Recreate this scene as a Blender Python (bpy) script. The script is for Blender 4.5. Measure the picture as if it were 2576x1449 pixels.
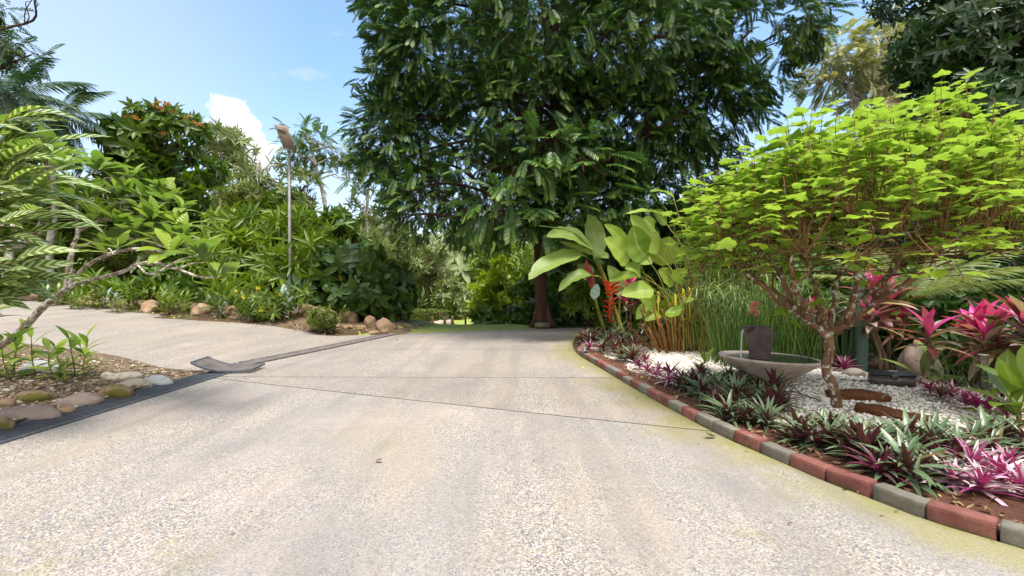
import bpy, bmesh, math, numpy as np
from mathutils import Vector, noise
for o in list(bpy.data.objects): bpy.data.objects.remove(o)
S = bpy.context.scene; COL = S.collection
R = math.radians
# ---------------------------------------------------------------- camera, sky, sun, exposure
F, CX, CY, H = 1160.0, 1288.0, 724.5, 1.3
cd = bpy.data.cameras.new('camera'); cam = bpy.data.objects.new('camera', cd); COL.objects.link(cam)
cam.location = (0, 0, H); cam.rotation_euler = (R(90), 0, 0)
cd.sensor_width = 36; cd.lens = 36*F/2576; cd.clip_start = 0.05; cd.clip_end = 3000
S.camera = cam
SUN_EL, SUN_AZ = 71, 152            # azimuth from +Y (straight ahead) towards +X; negative = to the left
SUN_STRENGTH, SUN_ANGLE, SKY_STRENGTH, EXPOSURE = 2.4, 26, 0.14, 1.5
sd = bpy.data.lights.new('sun', 'SUN'); sd.energy = SUN_STRENGTH; sd.angle = R(SUN_ANGLE); sd.color = (1, .95, .87)
so = bpy.data.objects.new('sun', sd); COL.objects.link(so)
_v = Vector((math.sin(R(SUN_AZ))*math.cos(R(SUN_EL)), math.cos(R(SUN_AZ))*math.cos(R(SUN_EL)), math.sin(R(SUN_EL))))
so.rotation_euler = _v.to_track_quat('Z', 'Y').to_euler(); so.location = (-12, 10, 40)
S.view_settings.view_transform = 'Standard'; S.view_settings.look = 'None'
S.view_settings.exposure = EXPOSURE; S.view_settings.gamma = 1.0
S.cycles.use_denoising = True; S.cycles.max_bounces = 7; S.cycles.diffuse_bounces = 4; S.cycles.glossy_bounces = 2
S.cycles.transmission_bounces = 5; S.cycles.transparent_max_bounces = 6; S.cycles.sample_clamp_indirect = 6
S.cycles.use_adaptive_sampling = True; S.cycles.adaptive_threshold = 0.015
S.cycles.caustics_reflective = False; S.cycles.caustics_refractive = False

def N(nt, typ, ins=None, **props):
    n = nt.nodes.new(typ)
    for k, v in props.items(): setattr(n, k, v)
    for k, v in (ins or {}).items():
        s = n.inputs[k]
        if isinstance(v, bpy.types.NodeSocket): nt.links.new(v, s)
        elif isinstance(v, bpy.types.Node): nt.links.new(v.outputs[0], s)
        else:
            if s.type == 'RGBA' and len(v) == 3: v = (*v, 1)
            s.default_value = v
    return n
def M_(nt, op, a, b=0.0, c=0.0, clamp=False):
    n = N(nt, 'ShaderNodeMath', {0: a, 1: b, 2: c}, operation=op); n.use_clamp = clamp; return n.outputs[0]
def MIX(nt, f, a, b, blend='MIX'):
    n = nt.nodes.new('ShaderNodeMix'); n.data_type = 'RGBA'; n.blend_type = blend
    for i, v in ((0, f), (6, a), (7, b)):
        s = n.inputs[i]
        if isinstance(v, bpy.types.NodeSocket): nt.links.new(v, s)
        else: s.default_value = v if i == 0 else ((*v, 1) if len(v) == 3 else v)
    return n.outputs[2]
def RAMP(nt, f, stops, interp='LINEAR'):
    n = nt.nodes.new('ShaderNodeValToRGB'); cr = n.color_ramp; cr.interpolation = interp
    while len(cr.elements) < len(stops): cr.elements.new(0.5)
    for e, (p, c) in zip(cr.elements, stops):
        e.position = p; e.color = (*c, 1) if len(c) == 3 else c
    nt.links.new(f, n.inputs[0]); return n.outputs[0]
def SS(nt, v, a, b):
    n = nt.nodes.new('ShaderNodeMapRange'); n.interpolation_type = 'SMOOTHSTEP'
    nt.links.new(v, n.inputs[0]); n.inputs[1].default_value = a; n.inputs[2].default_value = b; return n.outputs[0]
def VM(nt, op, a, b=(0, 0, 0), out=0):
    n = N(nt, 'ShaderNodeVectorMath', {0: a, 1: b}, operation=op); return n.outputs[out]
def noise_t(nt, vec, scale, detail=4, rough=.6, out=0):
    return N(nt, 'ShaderNodeTexNoise', {'Vector': vec, 'Scale': scale, 'Detail': detail, 'Roughness': rough}).outputs[out]

W = bpy.data.worlds.new('World'); S.world = W; W.use_nodes = True
nt = W.node_tree; nt.nodes.clear()
sky = N(nt, 'ShaderNodeTexSky', sky_type='NISHITA', sun_disc=False, sun_elevation=R(SUN_EL), sun_rotation=R(SUN_AZ), altitude=50,
        air_density=1.0, dust_density=1.2, ozone_density=1.6)
dirv = N(nt, 'ShaderNodeTexCoord').outputs['Generated']
def skydir(px, py):
    v = Vector(((px-CX)/F, 1, -(py-CY)/F)); v.normalize(); return tuple(v)
# cumulus: a few lobes in the sky dome, edges broken by noise
nz = noise_t(nt, VM(nt, 'MULTIPLY', dirv, (1, 1, 1.3)), 16, 7, .62, out=1)
nzv = VM(nt, 'SCALE', VM(nt, 'SUBTRACT', nz, (.5, .5, .5)), (0, 0, 0)); nzv.node.inputs['Scale'].default_value = .085
wd = VM(nt, 'ADD', dirv, nzv)
cl = None
for px, py, r in ((570, 275, .030), (590, 262, .020), (548, 262, .016), (585, 312, .036), (612, 335, .034), (640, 352, .026), (560, 330, .022), (660, 390, .03), (600, 385, .034), (570, 360, .026)):
    d = VM(nt, 'DISTANCE', wd, skydir(px, py), out=1)
    m = SS(nt, d, r*1.12, r*.72)
    cl = m if cl is None else M_(nt, 'MAXIMUM', cl, m)
# thin veils
wv = noise_t(nt, VM(nt, 'MULTIPLY', dirv, (3.2, 3.2, 9)), 2.2, 6, .62)
veil = M_(nt, 'MULTIPLY', SS(nt, wv, .55, .82), .45)
sepz = N(nt, 'ShaderNodeSeparateXYZ', {0: dirv})
glow = M_(nt, 'ADD', M_(nt, 'MULTIPLY', SS(nt, sepz.outputs[2], .42, .05), .55), .06)
lft = M_(nt, 'MULTIPLY', SS(nt, sepz.outputs[0], -.25, -.72), .42)
veil = M_(nt, 'MAXIMUM', veil, M_(nt, 'MAXIMUM', glow, lft))
tone = VM(nt, 'MULTIPLY', sky.outputs[0], (.73, .83, .86))
c1 = MIX(nt, veil, tone, (2.5, 2.6, 2.68))
shade = noise_t(nt, dirv, 30, 4, .6)
ccol = MIX(nt, SS(nt, shade, .35, .7), (2.7, 2.8, 2.95), (3.7, 3.7, 3.7))
# added fill light: unseen white cloud behind the camera brightens what faces it
fill_cloud = M_(nt, 'MULTIPLY', SS(nt, M_(nt, 'ADD', sepz.outputs[1], M_(nt, 'MULTIPLY', M_(nt, 'SUBTRACT', wv, .5), .5)), .10, -.35), .9)
c1 = MIX(nt, fill_cloud, c1, (4.6, 4.5, 4.35))
c2 = MIX(nt, cl, c1, ccol)
bg = N(nt, 'ShaderNodeBackground', {0: c2, 1: SKY_STRENGTH})
N(nt, 'ShaderNodeOutputWorld', {0: bg})

# ---------------------------------------------------------------- helpers
rng = np.random.default_rng(11)
def nrm(a):
    a = np.asarray(a, float); return a/np.maximum(np.linalg.norm(a, axis=-1, keepdims=True), 1e-9)
def rv(n): return nrm(rng.normal(size=(n, 3)))
def sstep(a, b, x):
    t = np.clip((np.asarray(x, float)-a)/(b-a), 0, 1); return t*t*(3-2*t)
def yborder(x): return np.interp((np.asarray(x, float)+16)/12.4, [0, .3, .6, .8, 1], [15.6, 14.4, 12.7, 12.5, 12.9])
def g(x, y):
    """height of the natural ground"""
    x = np.asarray(x, float); y = np.asarray(y, float)
    s = np.maximum(0, -4.75-x)
    rise = .052*np.minimum(s, 14)+.034*np.clip(y-6.5, 0, 14)*sstep(0, 2.2, s)
    drop = -1.4*sstep(13.4, 36, y)*sstep(3.5, -1.0, x)*sstep(-22, -12, x)
    rise = rise*(1-sstep(17, 24, y)*sstep(-17, -9, x))
    back = -.5*sstep(4.9, 7.2, x)*sstep(13, 7, y)*sstep(2.5, 5.2, y)
    q = y-yborder(x); mound = .20*sstep(0, .75, q)*sstep(9, 4, q)*sstep(-3.0, -3.5, x)*sstep(-19, -15, x)
    return rise+drop+back+mound
def P(px, py, Y): return np.array([(px-CX)/F*Y, Y, H-(py-CY)/F*Y])
def GP(px, py):
    """where the line of sight through a photo point meets the ground"""
    Y = 1.0; st = .02
    while Y < 80:
        p = P(px, py, Y)
        if p[2] <= g(p[0], p[1]): return np.array([p[0], p[1], float(g(p[0], p[1]))])
        Y += st*max(1, Y/8)
    return P(px, py, 60)
def at(px, Y, dz=0):
    x = (px-CX)/F*Y; return np.array([x, Y, float(g(x, Y))+dz])
def frames(d, n):
    d = nrm(d); x = np.cross(d, n); x = nrm(x); z = np.cross(x, d); return np.stack([x, d, z], axis=-1)
class MB:
    def __init__(s): s.v, s.lf, s.ag, s.li, s.lt, s.mi, s.n = [], [], [], [], [], [], 0
    def add(s, V, li, lt, lf=None, age=0.0, mat=0):
        V = np.asarray(V, float).reshape(-1, 3); n = len(V); s.v.append(V)
        s.lf.append(np.zeros((n, 3)) if lf is None else np.asarray(lf, float).reshape(-1, 3))
        s.ag.append(np.broadcast_to(np.asarray(age, float), (n,)).copy())
        s.li.append(np.asarray(li, int).ravel()+s.n); lt = np.asarray(lt, int).ravel(); s.lt.append(lt)
        s.mi.append(np.full(len(lt), mat, int)); s.n += n
    def inst(s, T, Rm, loc, sc, rnd=None, age=0.0, mat=0):
        loc = np.asarray(loc, float).reshape(-1, 3); k = len(loc)
        sc = np.asarray(sc, float)
        if sc.ndim <= 1: sc = np.broadcast_to(sc.reshape(-1, 1), (k, 3))
        V = np.einsum('kij,knj->kni', Rm, T['V'][None]*sc[:, None, :])+loc[:, None, :]
        n = T['V'].shape[0]
        if rnd is None: rnd = rng.random(k)
        lf = np.empty((k, n, 3)); lf[:, :, :2] = T['uv'][None]; lf[:, :, 2] = (np.asarray(rnd)[:, None]+T['rj'][None]) % 1.0001
        ag = np.clip(np.broadcast_to(np.asarray(age, float).reshape(-1, 1), (k, 1))+T['ag'][None], 0, 1)
        li = (T['li'][None]+(np.arange(k)*n)[:, None]).ravel()
        s.add(V.reshape(-1, 3), li, np.tile(T['lt'], k), lf.reshape(-1, 3), ag.ravel(), mat)
    def bm(s, b, mat=0):
        b.verts.index_update()
        V = [v.co[:] for v in b.verts]; li = []; lt = []
        for f in b.faces: li += [v.index for v in f.verts]; lt.append(len(f.verts))
        s.add(V, li, lt, None, 0, mat); b.free()
    def template(s):
        lf = np.concatenate(s.lf)
        return dict(V=np.concatenate(s.v), li=np.concatenate(s.li), lt=np.concatenate(s.lt), uv=lf[:, :2].copy(), rj=lf[:, 2].copy(), ag=np.concatenate(s.ag))
    def mesh(s, name, mats, org=None, smooth=True):
        me = bpy.data.meshes.new(name)
        V = np.concatenate(s.v)
        if org is not None: V = V-np.asarray(org, float)
        li = np.concatenate(s.li); lt = np.concatenate(s.lt)
        me.vertices.add(len(V)); me.vertices.foreach_set('co', V.ravel())
        me.loops.add(len(li)); me.loops.foreach_set('vertex_index', li)
        me.polygons.add(len(lt)); me.polygons.foreach_set('loop_start', np.concatenate([[0], np.cumsum(lt)[:-1]])); me.polygons.foreach_set('loop_total', lt)
        mats = mats if isinstance(mats, (list, tuple)) else [mats]
        for m in mats: me.materials.append(m)
        me.polygons.foreach_set('material_index', np.concatenate(s.mi))
        me.polygons.foreach_set('use_smooth', np.full(len(lt), smooth))
        a = me.attributes.new('lf', 'FLOAT_VECTOR', 'POINT'); a.data.foreach_set('vector', np.concatenate(s.lf).ravel())
        a = me.attributes.new('age', 'FLOAT', 'POINT'); a.data.foreach_set('value', np.concatenate(s.ag))
        me.update(calc_edges=True); return me
    def build(s, name, mats, parent=None, org=None, smooth=True):
        o = bpy.data.objects.new(name, s.mesh(name, mats, org, smooth)); COL.objects.link(o)
        if parent is not None: o.parent = parent
        elif org is not None: o.location = tuple(org)
        return o
def tag(o, label=None, cat=None, group=None, kind=None):
    for k, v in (('label', label), ('category', cat), ('group', group), ('kind', kind)):
        if v: o[k] = v
    return o
def thing(name, label, cat, loc=(0, 0, 0), group=None, rz=0):
    o = bpy.data.objects.new(name, None); COL.objects.link(o); o.empty_display_size = .2
    o.location = tuple(float(a) for a in loc); o.rotation_euler = (0, 0, rz); return tag(o, label, cat, group)
def kids(o): return [c for c in bpy.data.objects if c.parent == o]
def dup(root, loc, rz=0, sc=1, label=None, group=None, rot=None, mat=None):
    r = root.copy(); COL.objects.link(r); r.location = tuple(float(a) for a in loc)
    r.rotation_euler = rot if rot else (0, 0, rz); r.scale = (sc, sc, sc) if np.isscalar(sc) else tuple(sc)
    if label: r['label'] = label
    if group: r['group'] = group
    for ch in CH.get(root.name, []):
        c = ch.copy(); COL.objects.link(c); c.parent = r
        for gg in CH.get(ch.name, []):
            d = gg.copy(); COL.objects.link(d); d.parent = c
    return r
CH = {}
def reg(root, *ch): CH[root.name] = list(ch); return root
ONES = 'first second third fourth fifth sixth seventh eighth ninth tenth eleventh twelfth thirteenth fourteenth fifteenth sixteenth seventeenth eighteenth nineteenth twentieth'.split()
def ordw(i):
    if i < 20: return ONES[i]
    t = ('twenty', 'thirty', 'forty', 'fifty', 'sixty')[(i+1)//10-2]
    return {'twenty': 'twentieth', 'thirty': 'thirtieth', 'forty': 'fortieth', 'fifty': 'fiftieth', 'sixty': 'sixtieth'}[t] if (i+1) % 10 == 0 else t+'-'+ONES[(i+1) % 10-1]
def crom(pts, n=6):
    p = np.asarray(pts, float); p = np.vstack([2*p[0]-p[1], p, 2*p[-1]-p[-2]]); out = []
    for i in range(1, len(p)-2):
        for t in np.arange(n)/n:
            a, b, c, d = p[i-1], p[i], p[i+1], p[i+2]
            out.append(.5*((2*b)+(c-a)*t+(2*a-5*b+4*c-d)*t*t+(3*b-a-3*c+d)*t**3))
    out.append(p[-2]); return np.array(out)
def tube(mb, pts, rad, seg=6, mat=0, rnd=None, rough=0.0):
    pts = np.asarray(pts, float); n = len(pts)
    rad = np.interp(np.linspace(0, 1, n), np.linspace(0, 1, len(rad)), rad) if np.ndim(rad) else np.full(n, rad)
    tg = nrm(np.gradient(pts, axis=0)); a = np.array([1., 0, 0]) if abs(tg[0][0]) < .8 else np.array([0, 1., 0])
    ring = []; th = np.arange(seg)/seg*2*math.pi
    x = nrm(np.cross(tg[0], a))
    for i in range(n):
        x = nrm(x-tg[i]*np.dot(x, tg[i])); y = np.cross(tg[i], x)
        rr = rad[i]*(1+rough*rng.normal(size=seg)) if rough else np.full(seg, rad[i])
        ring.append(pts[i]+(np.cos(th)*rr)[:, None]*x+(np.sin(th)*rr)[:, None]*y)
    V = np.array(ring).reshape(-1, 3); i, j = np.meshgrid(np.arange(n-1), np.arange(seg), indexing='ij')
    a_, b_ = i*seg+j, i*seg+(j+1) % seg
    li = np.stack([a_, b_, b_+seg, a_+seg], -1).reshape(-1, 4)
    lf = np.zeros((len(V), 3)); lf[:, 0] = np.repeat(np.linspace(0, 1, n), seg); lf[:, 2] = rng.random() if rnd is None else rnd
    lt = np.full(len(li), 4)
    mb.add(V, np.concatenate([li.ravel(), np.arange(seg)+(n-1)*seg, np.arange(seg)[::-1]]), np.concatenate([lt, [seg, seg]]), lf, 0, mat)
def cbox(mb, c, size, rot=None, bev=.004, mat=0, segs=1):
    b = bmesh.new(); bmesh.ops.create_cube(b, size=1)
    for v in b.verts: v.co = Vector((v.co.x*size[0], v.co.y*size[1], v.co.z*size[2]))
    if bev: bmesh.ops.bevel(b, geom=list(b.edges), offset=bev, segments=segs, affect='EDGES')
    if rot is not None:
        Rm = np.asarray(rot)
        for v in b.verts: v.co = Vector(Rm @ np.array(v.co))
    for v in b.verts: v.co += Vector(tuple(float(q) for q in c))
    mb.bm(b, mat)
def rz3(a): c, s = math.cos(a), math.sin(a); return np.array([[c, -s, 0], [s, c, 0], [0, 0, 1.]])
def rx3(a): c, s = math.cos(a), math.sin(a); return np.array([[1., 0, 0], [0, c, -s], [0, s, c]])
def ry3(a): c, s = math.cos(a), math.sin(a); return np.array([[c, 0, s], [0, 1., 0], [-s, 0, c]])
def rock(mb, c, size, seed=0, sub=3, amp=.18, freq=1.3, rot=0, mat=0, flat=.35):
    b = bmesh.new(); bmesh.ops.create_icosphere(b, subdivisions=sub, radius=1); off = Vector((seed*7.3, seed*3.1, -seed*5.7)); Rm = rz3(rot)
    for v in b.verts:
        d = noise.noise(v.co*freq+off)*amp*1.6+noise.noise(v.co*freq*3+off)*amp*.4+noise.noise(v.co*freq*8+off)*amp*.12
        q = v.co*(1+d); z = max(q.z, -flat-.1*noise.noise(q*2+off)) if flat is not None else q.z
        q = Rm @ np.array((q.x*size[0], q.y*size[1], z*size[2])); v.co = Vector(tuple(q+np.asarray(c)))
    mb.bm(b, mat)
def lathe(mb, prof, seg=40, c=(0, 0, 0), mat=0, wob=0):
    th = np.arange(seg)/seg*2*math.pi; V = []
    for r, z in prof: V.append(np.stack([np.cos(th)*r, np.sin(th)*r, np.full(seg, z)], -1))
    V = np.array(V).reshape(-1, 3)+np.asarray(c); n = len(prof)
    i, j = np.meshgrid(np.arange(n-1), np.arange(seg), indexing='ij'); a_, b_ = i*seg+j, i*seg+(j+1) % seg
    li = np.stack([a_, b_, b_+seg, a_+seg], -1).reshape(-1, 4); mb.add(V, li, np.full(len(li), 4), None, 0, mat)

# leaf templates: length along +Y (0..1), face up +Z
def hexleaf(w=.3, fold=.2, droop=.15, a=.3, b=.68):
    h = w/2; V = np.array([(0, 0, 0), (-h, a, fold*h-droop*a*a), (-h*.82, b, fold*h-droop*b*b), (0, 1, -droop), (h*.82, b, fold*h-droop*b*b), (h, a, fold*h-droop*a*a)])
    return dict(V=V, li=np.array([0, 3, 2, 1, 0, 5, 4, 3]), lt=np.array([4, 4]), uv=np.array([(0, 0), (a, -1), (b, -1), (1, 0), (b, 1), (a, 1)], float), rj=np.zeros(6), ag=np.zeros(6))
def longleaf(w=.12, n=6, fold=.3, droop=.3, peak=.35, base=.0, wave=0, dexp=2.0):
    t = np.linspace(0, 1, n+1)
    prof = np.where(t < peak, base+(1-base)*np.sin(t/peak*math.pi/2), np.cos((t-peak)/(1-peak)*math.pi/2)**.85)*w/2
    ang = droop*1.6*t**(dexp-1)  # integrate a bend so length stays
    y = np.concatenate([[0], np.cumsum(np.cos((ang[1:]+ang[:-1])/2)/n)]); z = -np.concatenate([[0], np.cumsum(np.sin((ang[1:]+ang[:-1])/2)/n)])
    V, uv, li, lt = [], [], [], []
    for i in range(n+1):
        p = prof[i]; wv = wave*math.sin(i*2.3)
        for sx in (-1, 0, 1):
            V.append((sx*p, y[i], z[i]+abs(sx)*(fold*p+wv*p))); uv.append((t[i], sx))
    for i in range(n):
        a = i*3
        for q in (0, 1): li += [a+q, a+q+1, a+q+4, a+q+3]; lt.append(4)
    return dict(V=np.array(V), li=np.array(li), lt=np.array(lt), uv=np.array(uv, float), rj=np.zeros(len(V)), ag=np.zeros(len(V)))
def lobeleaf():
    """broad three-lobed leaf with a toothed edge"""
    V = [(0, .38, .02)]; uv = [(.3, 0)]
    out = [(0, 0), (.18, -.07), (.36, .02), (.46, .2), (.40, .36), (.56, .52), (.36, .62), (.22, .62), (.16, .82), (0, 1.05)]
    out = out+[(-x, y) for x, y in out[-2:0:-1]]
    for x, y in out: V.append((x*.98, y, -.16*(x*x*1.6+max(0, y-.3)**2))); uv.append((y, x*2))
    n = len(out); li = []
    for i in range(n): li += [0, 1+i, 1+(i+1) % n]
    return dict(V=np.array(V), li=np.array(li), lt=np.full(n, 3), uv=np.array(uv, float), rj=np.zeros(n+1), ag=np.zeros(n+1))
def whorl(T, n=7, elev=25, spread=15, size=1.0, jitter=.25, twist=0):
    mb = MB(); az = np.arange(n)*2.39996+rng.random(n)*.5; el = R(elev)+rng.normal(size=n)*R(spread)
    d = np.stack([np.cos(az)*np.cos(el), np.sin(az)*np.cos(el), np.sin(el)], -1); nn = np.stack([-np.cos(az)*np.sin(el), -np.sin(az)*np.sin(el), np.cos(el)], -1)
    # whorl axis = +Y (as a twig end): map z->y
    M = np.array([[1., 0, 0], [0, 0, 1], [0, -1, 0]])
    mb.inst(T, frames(d @ M.T, nn @ M.T+.2*rv(n)), np.zeros((n, 3)), size*(1+jitter*(rng.random(n)-.5)), rnd=rng.random(n)*.35)
    return mb.template()
def pinnate(L=1.0, pairs=10, ll=.3, w=.2, droop=.45, hang=.5, T=None, term=True):
    """a comb-like frond: leaflets on both sides of a drooping midrib, youngest at the tip"""
    mb = MB(); T = T or hexleaf(w, .25, .15); t = np.linspace(.12, .97, pairs)
    ang = droop*1.5*t; y = np.cumsum(np.cos(ang))/pairs*L; z = -np.cumsum(np.sin(ang))/pairs*L
    for s in (-1, 1):
        fw = .35+.5*t; d = np.stack([s*np.ones(pairs), fw, -hang*np.ones(pairs)-.25*rng.random(pairs)], -1)
        n_ = np.stack([s*.25*np.ones(pairs), .3*np.ones(pairs), np.ones(pairs)], -1)+.15*rv(pairs)
        le = ll*np.sin(np.clip(.35+t*1.9, 0, 2.6))*(1+.15*(rng.random(pairs)-.5))
        mb.inst(T, frames(d, n_), np.stack([0*y, y, z], -1), np.maximum(le, ll*.45), rnd=rng.random(pairs)*.25, age=np.clip((t-.62)*2.2, 0, .8))
    if T['V'].shape[0] < 8: 
        q = np.stack([0*y, y, z], -1); tube(mb, q[::max(1, pairs//4)], [.006*L, .003*L], 3)
    return mb.template()

# ---------------------------------------------------------------- materials
def newmat(name):
    m = bpy.data.materials.new(name); m.use_nodes = True; m.node_tree.nodes.clear(); return m, m.node_tree
def fin(nt, sh): N(nt, 'ShaderNodeOutputMaterial', {0: sh})
def PB(nt, col, rough=.6, spec=.5, normal=None, metal=0, **kw):
    ins = {'Base Color': col, 'Roughness': rough, 'Specular IOR Level': spec, 'Metallic': metal}
    if normal is not None: ins['Normal'] = normal
    ins.update(kw); return N(nt, 'ShaderNodeBsdfPrincipled', ins)
def BUMP(nt, h, strength=.4, dist=.01, normal=None):
    ins = {'Height': h, 'Strength': strength, 'Distance': dist}
    if normal is not None: ins['Normal'] = normal
    return N(nt, 'ShaderNodeBump', ins).outputs[0]
def leafmat(name, cols, trans=.32, rough=.42, under=None, tip=None, rib=None, stripe=None, spec=.5, tcol=(1.25, 1.35, .55), agestops=None, vein=0):
    m, nt = newmat(name)
    sep = N(nt, 'ShaderNodeSeparateXYZ', {0: N(nt, 'ShaderNodeAttribute', attribute_name='lf').outputs['Vector']})
    u, v, rnd = sep.outputs; age = N(nt, 'ShaderNodeAttribute', attribute_name='age').outputs['Fac']
    c = RAMP(nt, rnd, [(i/(len(cols)-1), q) for i, q in enumerate(cols)])
    if agestops: c = MIX(nt, SS(nt, M_(nt, 'ADD', age, M_(nt, 'MULTIPLY', M_(nt, 'SUBTRACT', rnd, .5), .3)), .45, .8), c, RAMP(nt, M_(nt, 'ADD', age, M_(nt, 'MULTIPLY', M_(nt, 'SUBTRACT', rnd, .5), .35)), agestops))
    if tip: c = MIX(nt, age, c, tip)
    av = M_(nt, 'ABSOLUTE', v)
    if stripe:
        # feathered cream bands running from the midrib to the edge
        w = M_(nt, 'SINE', M_(nt, 'ADD', M_(nt, 'MULTIPLY', M_(nt, 'SUBTRACT', u, M_(nt, 'MULTIPLY', av, .14)), 48), M_(nt, 'MULTIPLY', rnd, 40)))
        tc = N(nt, 'ShaderNodeTexCoord').outputs['Object']
        w = M_(nt, 'ADD', w, M_(nt, 'MULTIPLY', M_(nt, 'SUBTRACT', noise_t(nt, tc, 14, 2), .5), 1.6))
        c = MIX(nt, SS(nt, w, .0, .5), c, stripe)
    if rib: c = MIX(nt, M_(nt, 'MULTIPLY', SS(nt, av, .13, .03), .75), c, rib)
    tc = N(nt, 'ShaderNodeTexCoord').outputs['Object']
    c = MIX(nt, M_(nt, 'MULTIPLY', noise_t(nt, tc, 2.2, 3), .5), c, (.5, .62, .4), 'MULTIPLY')
    if under:
        geo = N(nt, 'ShaderNodeNewGeometry').outputs['Backfacing']; c = MIX(nt, geo, c, under)
    nor = None
    if vein:
        w = M_(nt, 'SINE', M_(nt, 'MULTIPLY', M_(nt, 'SUBTRACT', u, M_(nt, 'MULTIPLY', av, .1)), vein))
        nor = BUMP(nt, w, .35, .006)
    p = PB(nt, c, rough, spec, nor)
    t = N(nt, 'ShaderNodeBsdfTranslucent', {0: MIX(nt, 1.0, c, tcol, 'MULTIPLY')})
    fin(nt, N(nt, 'ShaderNodeMixShader', {0: trans, 1: p, 2: t})); return m
def plain(name, col, rough=.6, var=.25, scale=6, bump=.2, metal=0, col2=None, spec=.5, bscale=30):
    m, nt = newmat(name); tc = N(nt, 'ShaderNodeTexCoord').outputs['Object']
    f = noise_t(nt, tc, scale, 6, .65); c2 = col2 or tuple(q*(1-var*1.6) for q in col)
    c = MIX(nt, SS(nt, f, .35, .65), col, c2)
    fin(nt, PB(nt, c, rough, spec, BUMP(nt, noise_t(nt, tc, bscale, 5, .7), bump, .01), metal)); return m
def barkmat(name, a, b, lichen=None, scale=9, amt=.55, stretch=(1, 1, .35)):
    m, nt = newmat(name); tc = N(nt, 'ShaderNodeTexCoord').outputs['Object']
    q = VM(nt, 'MULTIPLY', tc, stretch)
    f = noise_t(nt, q, scale, 7, .7); c = MIX(nt, SS(nt, f, .3, .7), a, b)
    if lichen:
        f2 = noise_t(nt, tc, scale*1.3, 5, .6); c = MIX(nt, SS(nt, f2, amt, amt+.09), c, lichen)
    fin(nt, PB(nt, c, .85, .25, BUMP(nt, noise_t(nt, q, scale*3, 6, .75), .7, .02))); return m
def rockmat(name, a, b, moss=None, scale=4, mossamt=.5):
    m, nt = newmat(name); tc = N(nt, 'ShaderNodeTexCoord').outputs['Object']
    f = noise_t(nt, tc, scale, 8, .7); c = MIX(nt, SS(nt, f, .35, .65), a, b)
    sp = noise_t(nt, tc, scale*9, 3, .8); c = MIX(nt, M_(nt, 'MULTIPLY', SS(nt, sp, .55, .75), .5), c, tuple(x*.4 for x in b))
    if moss: c = MIX(nt, SS(nt, noise_t(nt, tc, scale*1.4, 6, .7), mossamt, mossamt+.12), c, moss)
    fin(nt, PB(nt, c, .85, .3, BUMP(nt, noise_t(nt, tc, scale*7, 6, .7), .55, .02))); return m

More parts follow.
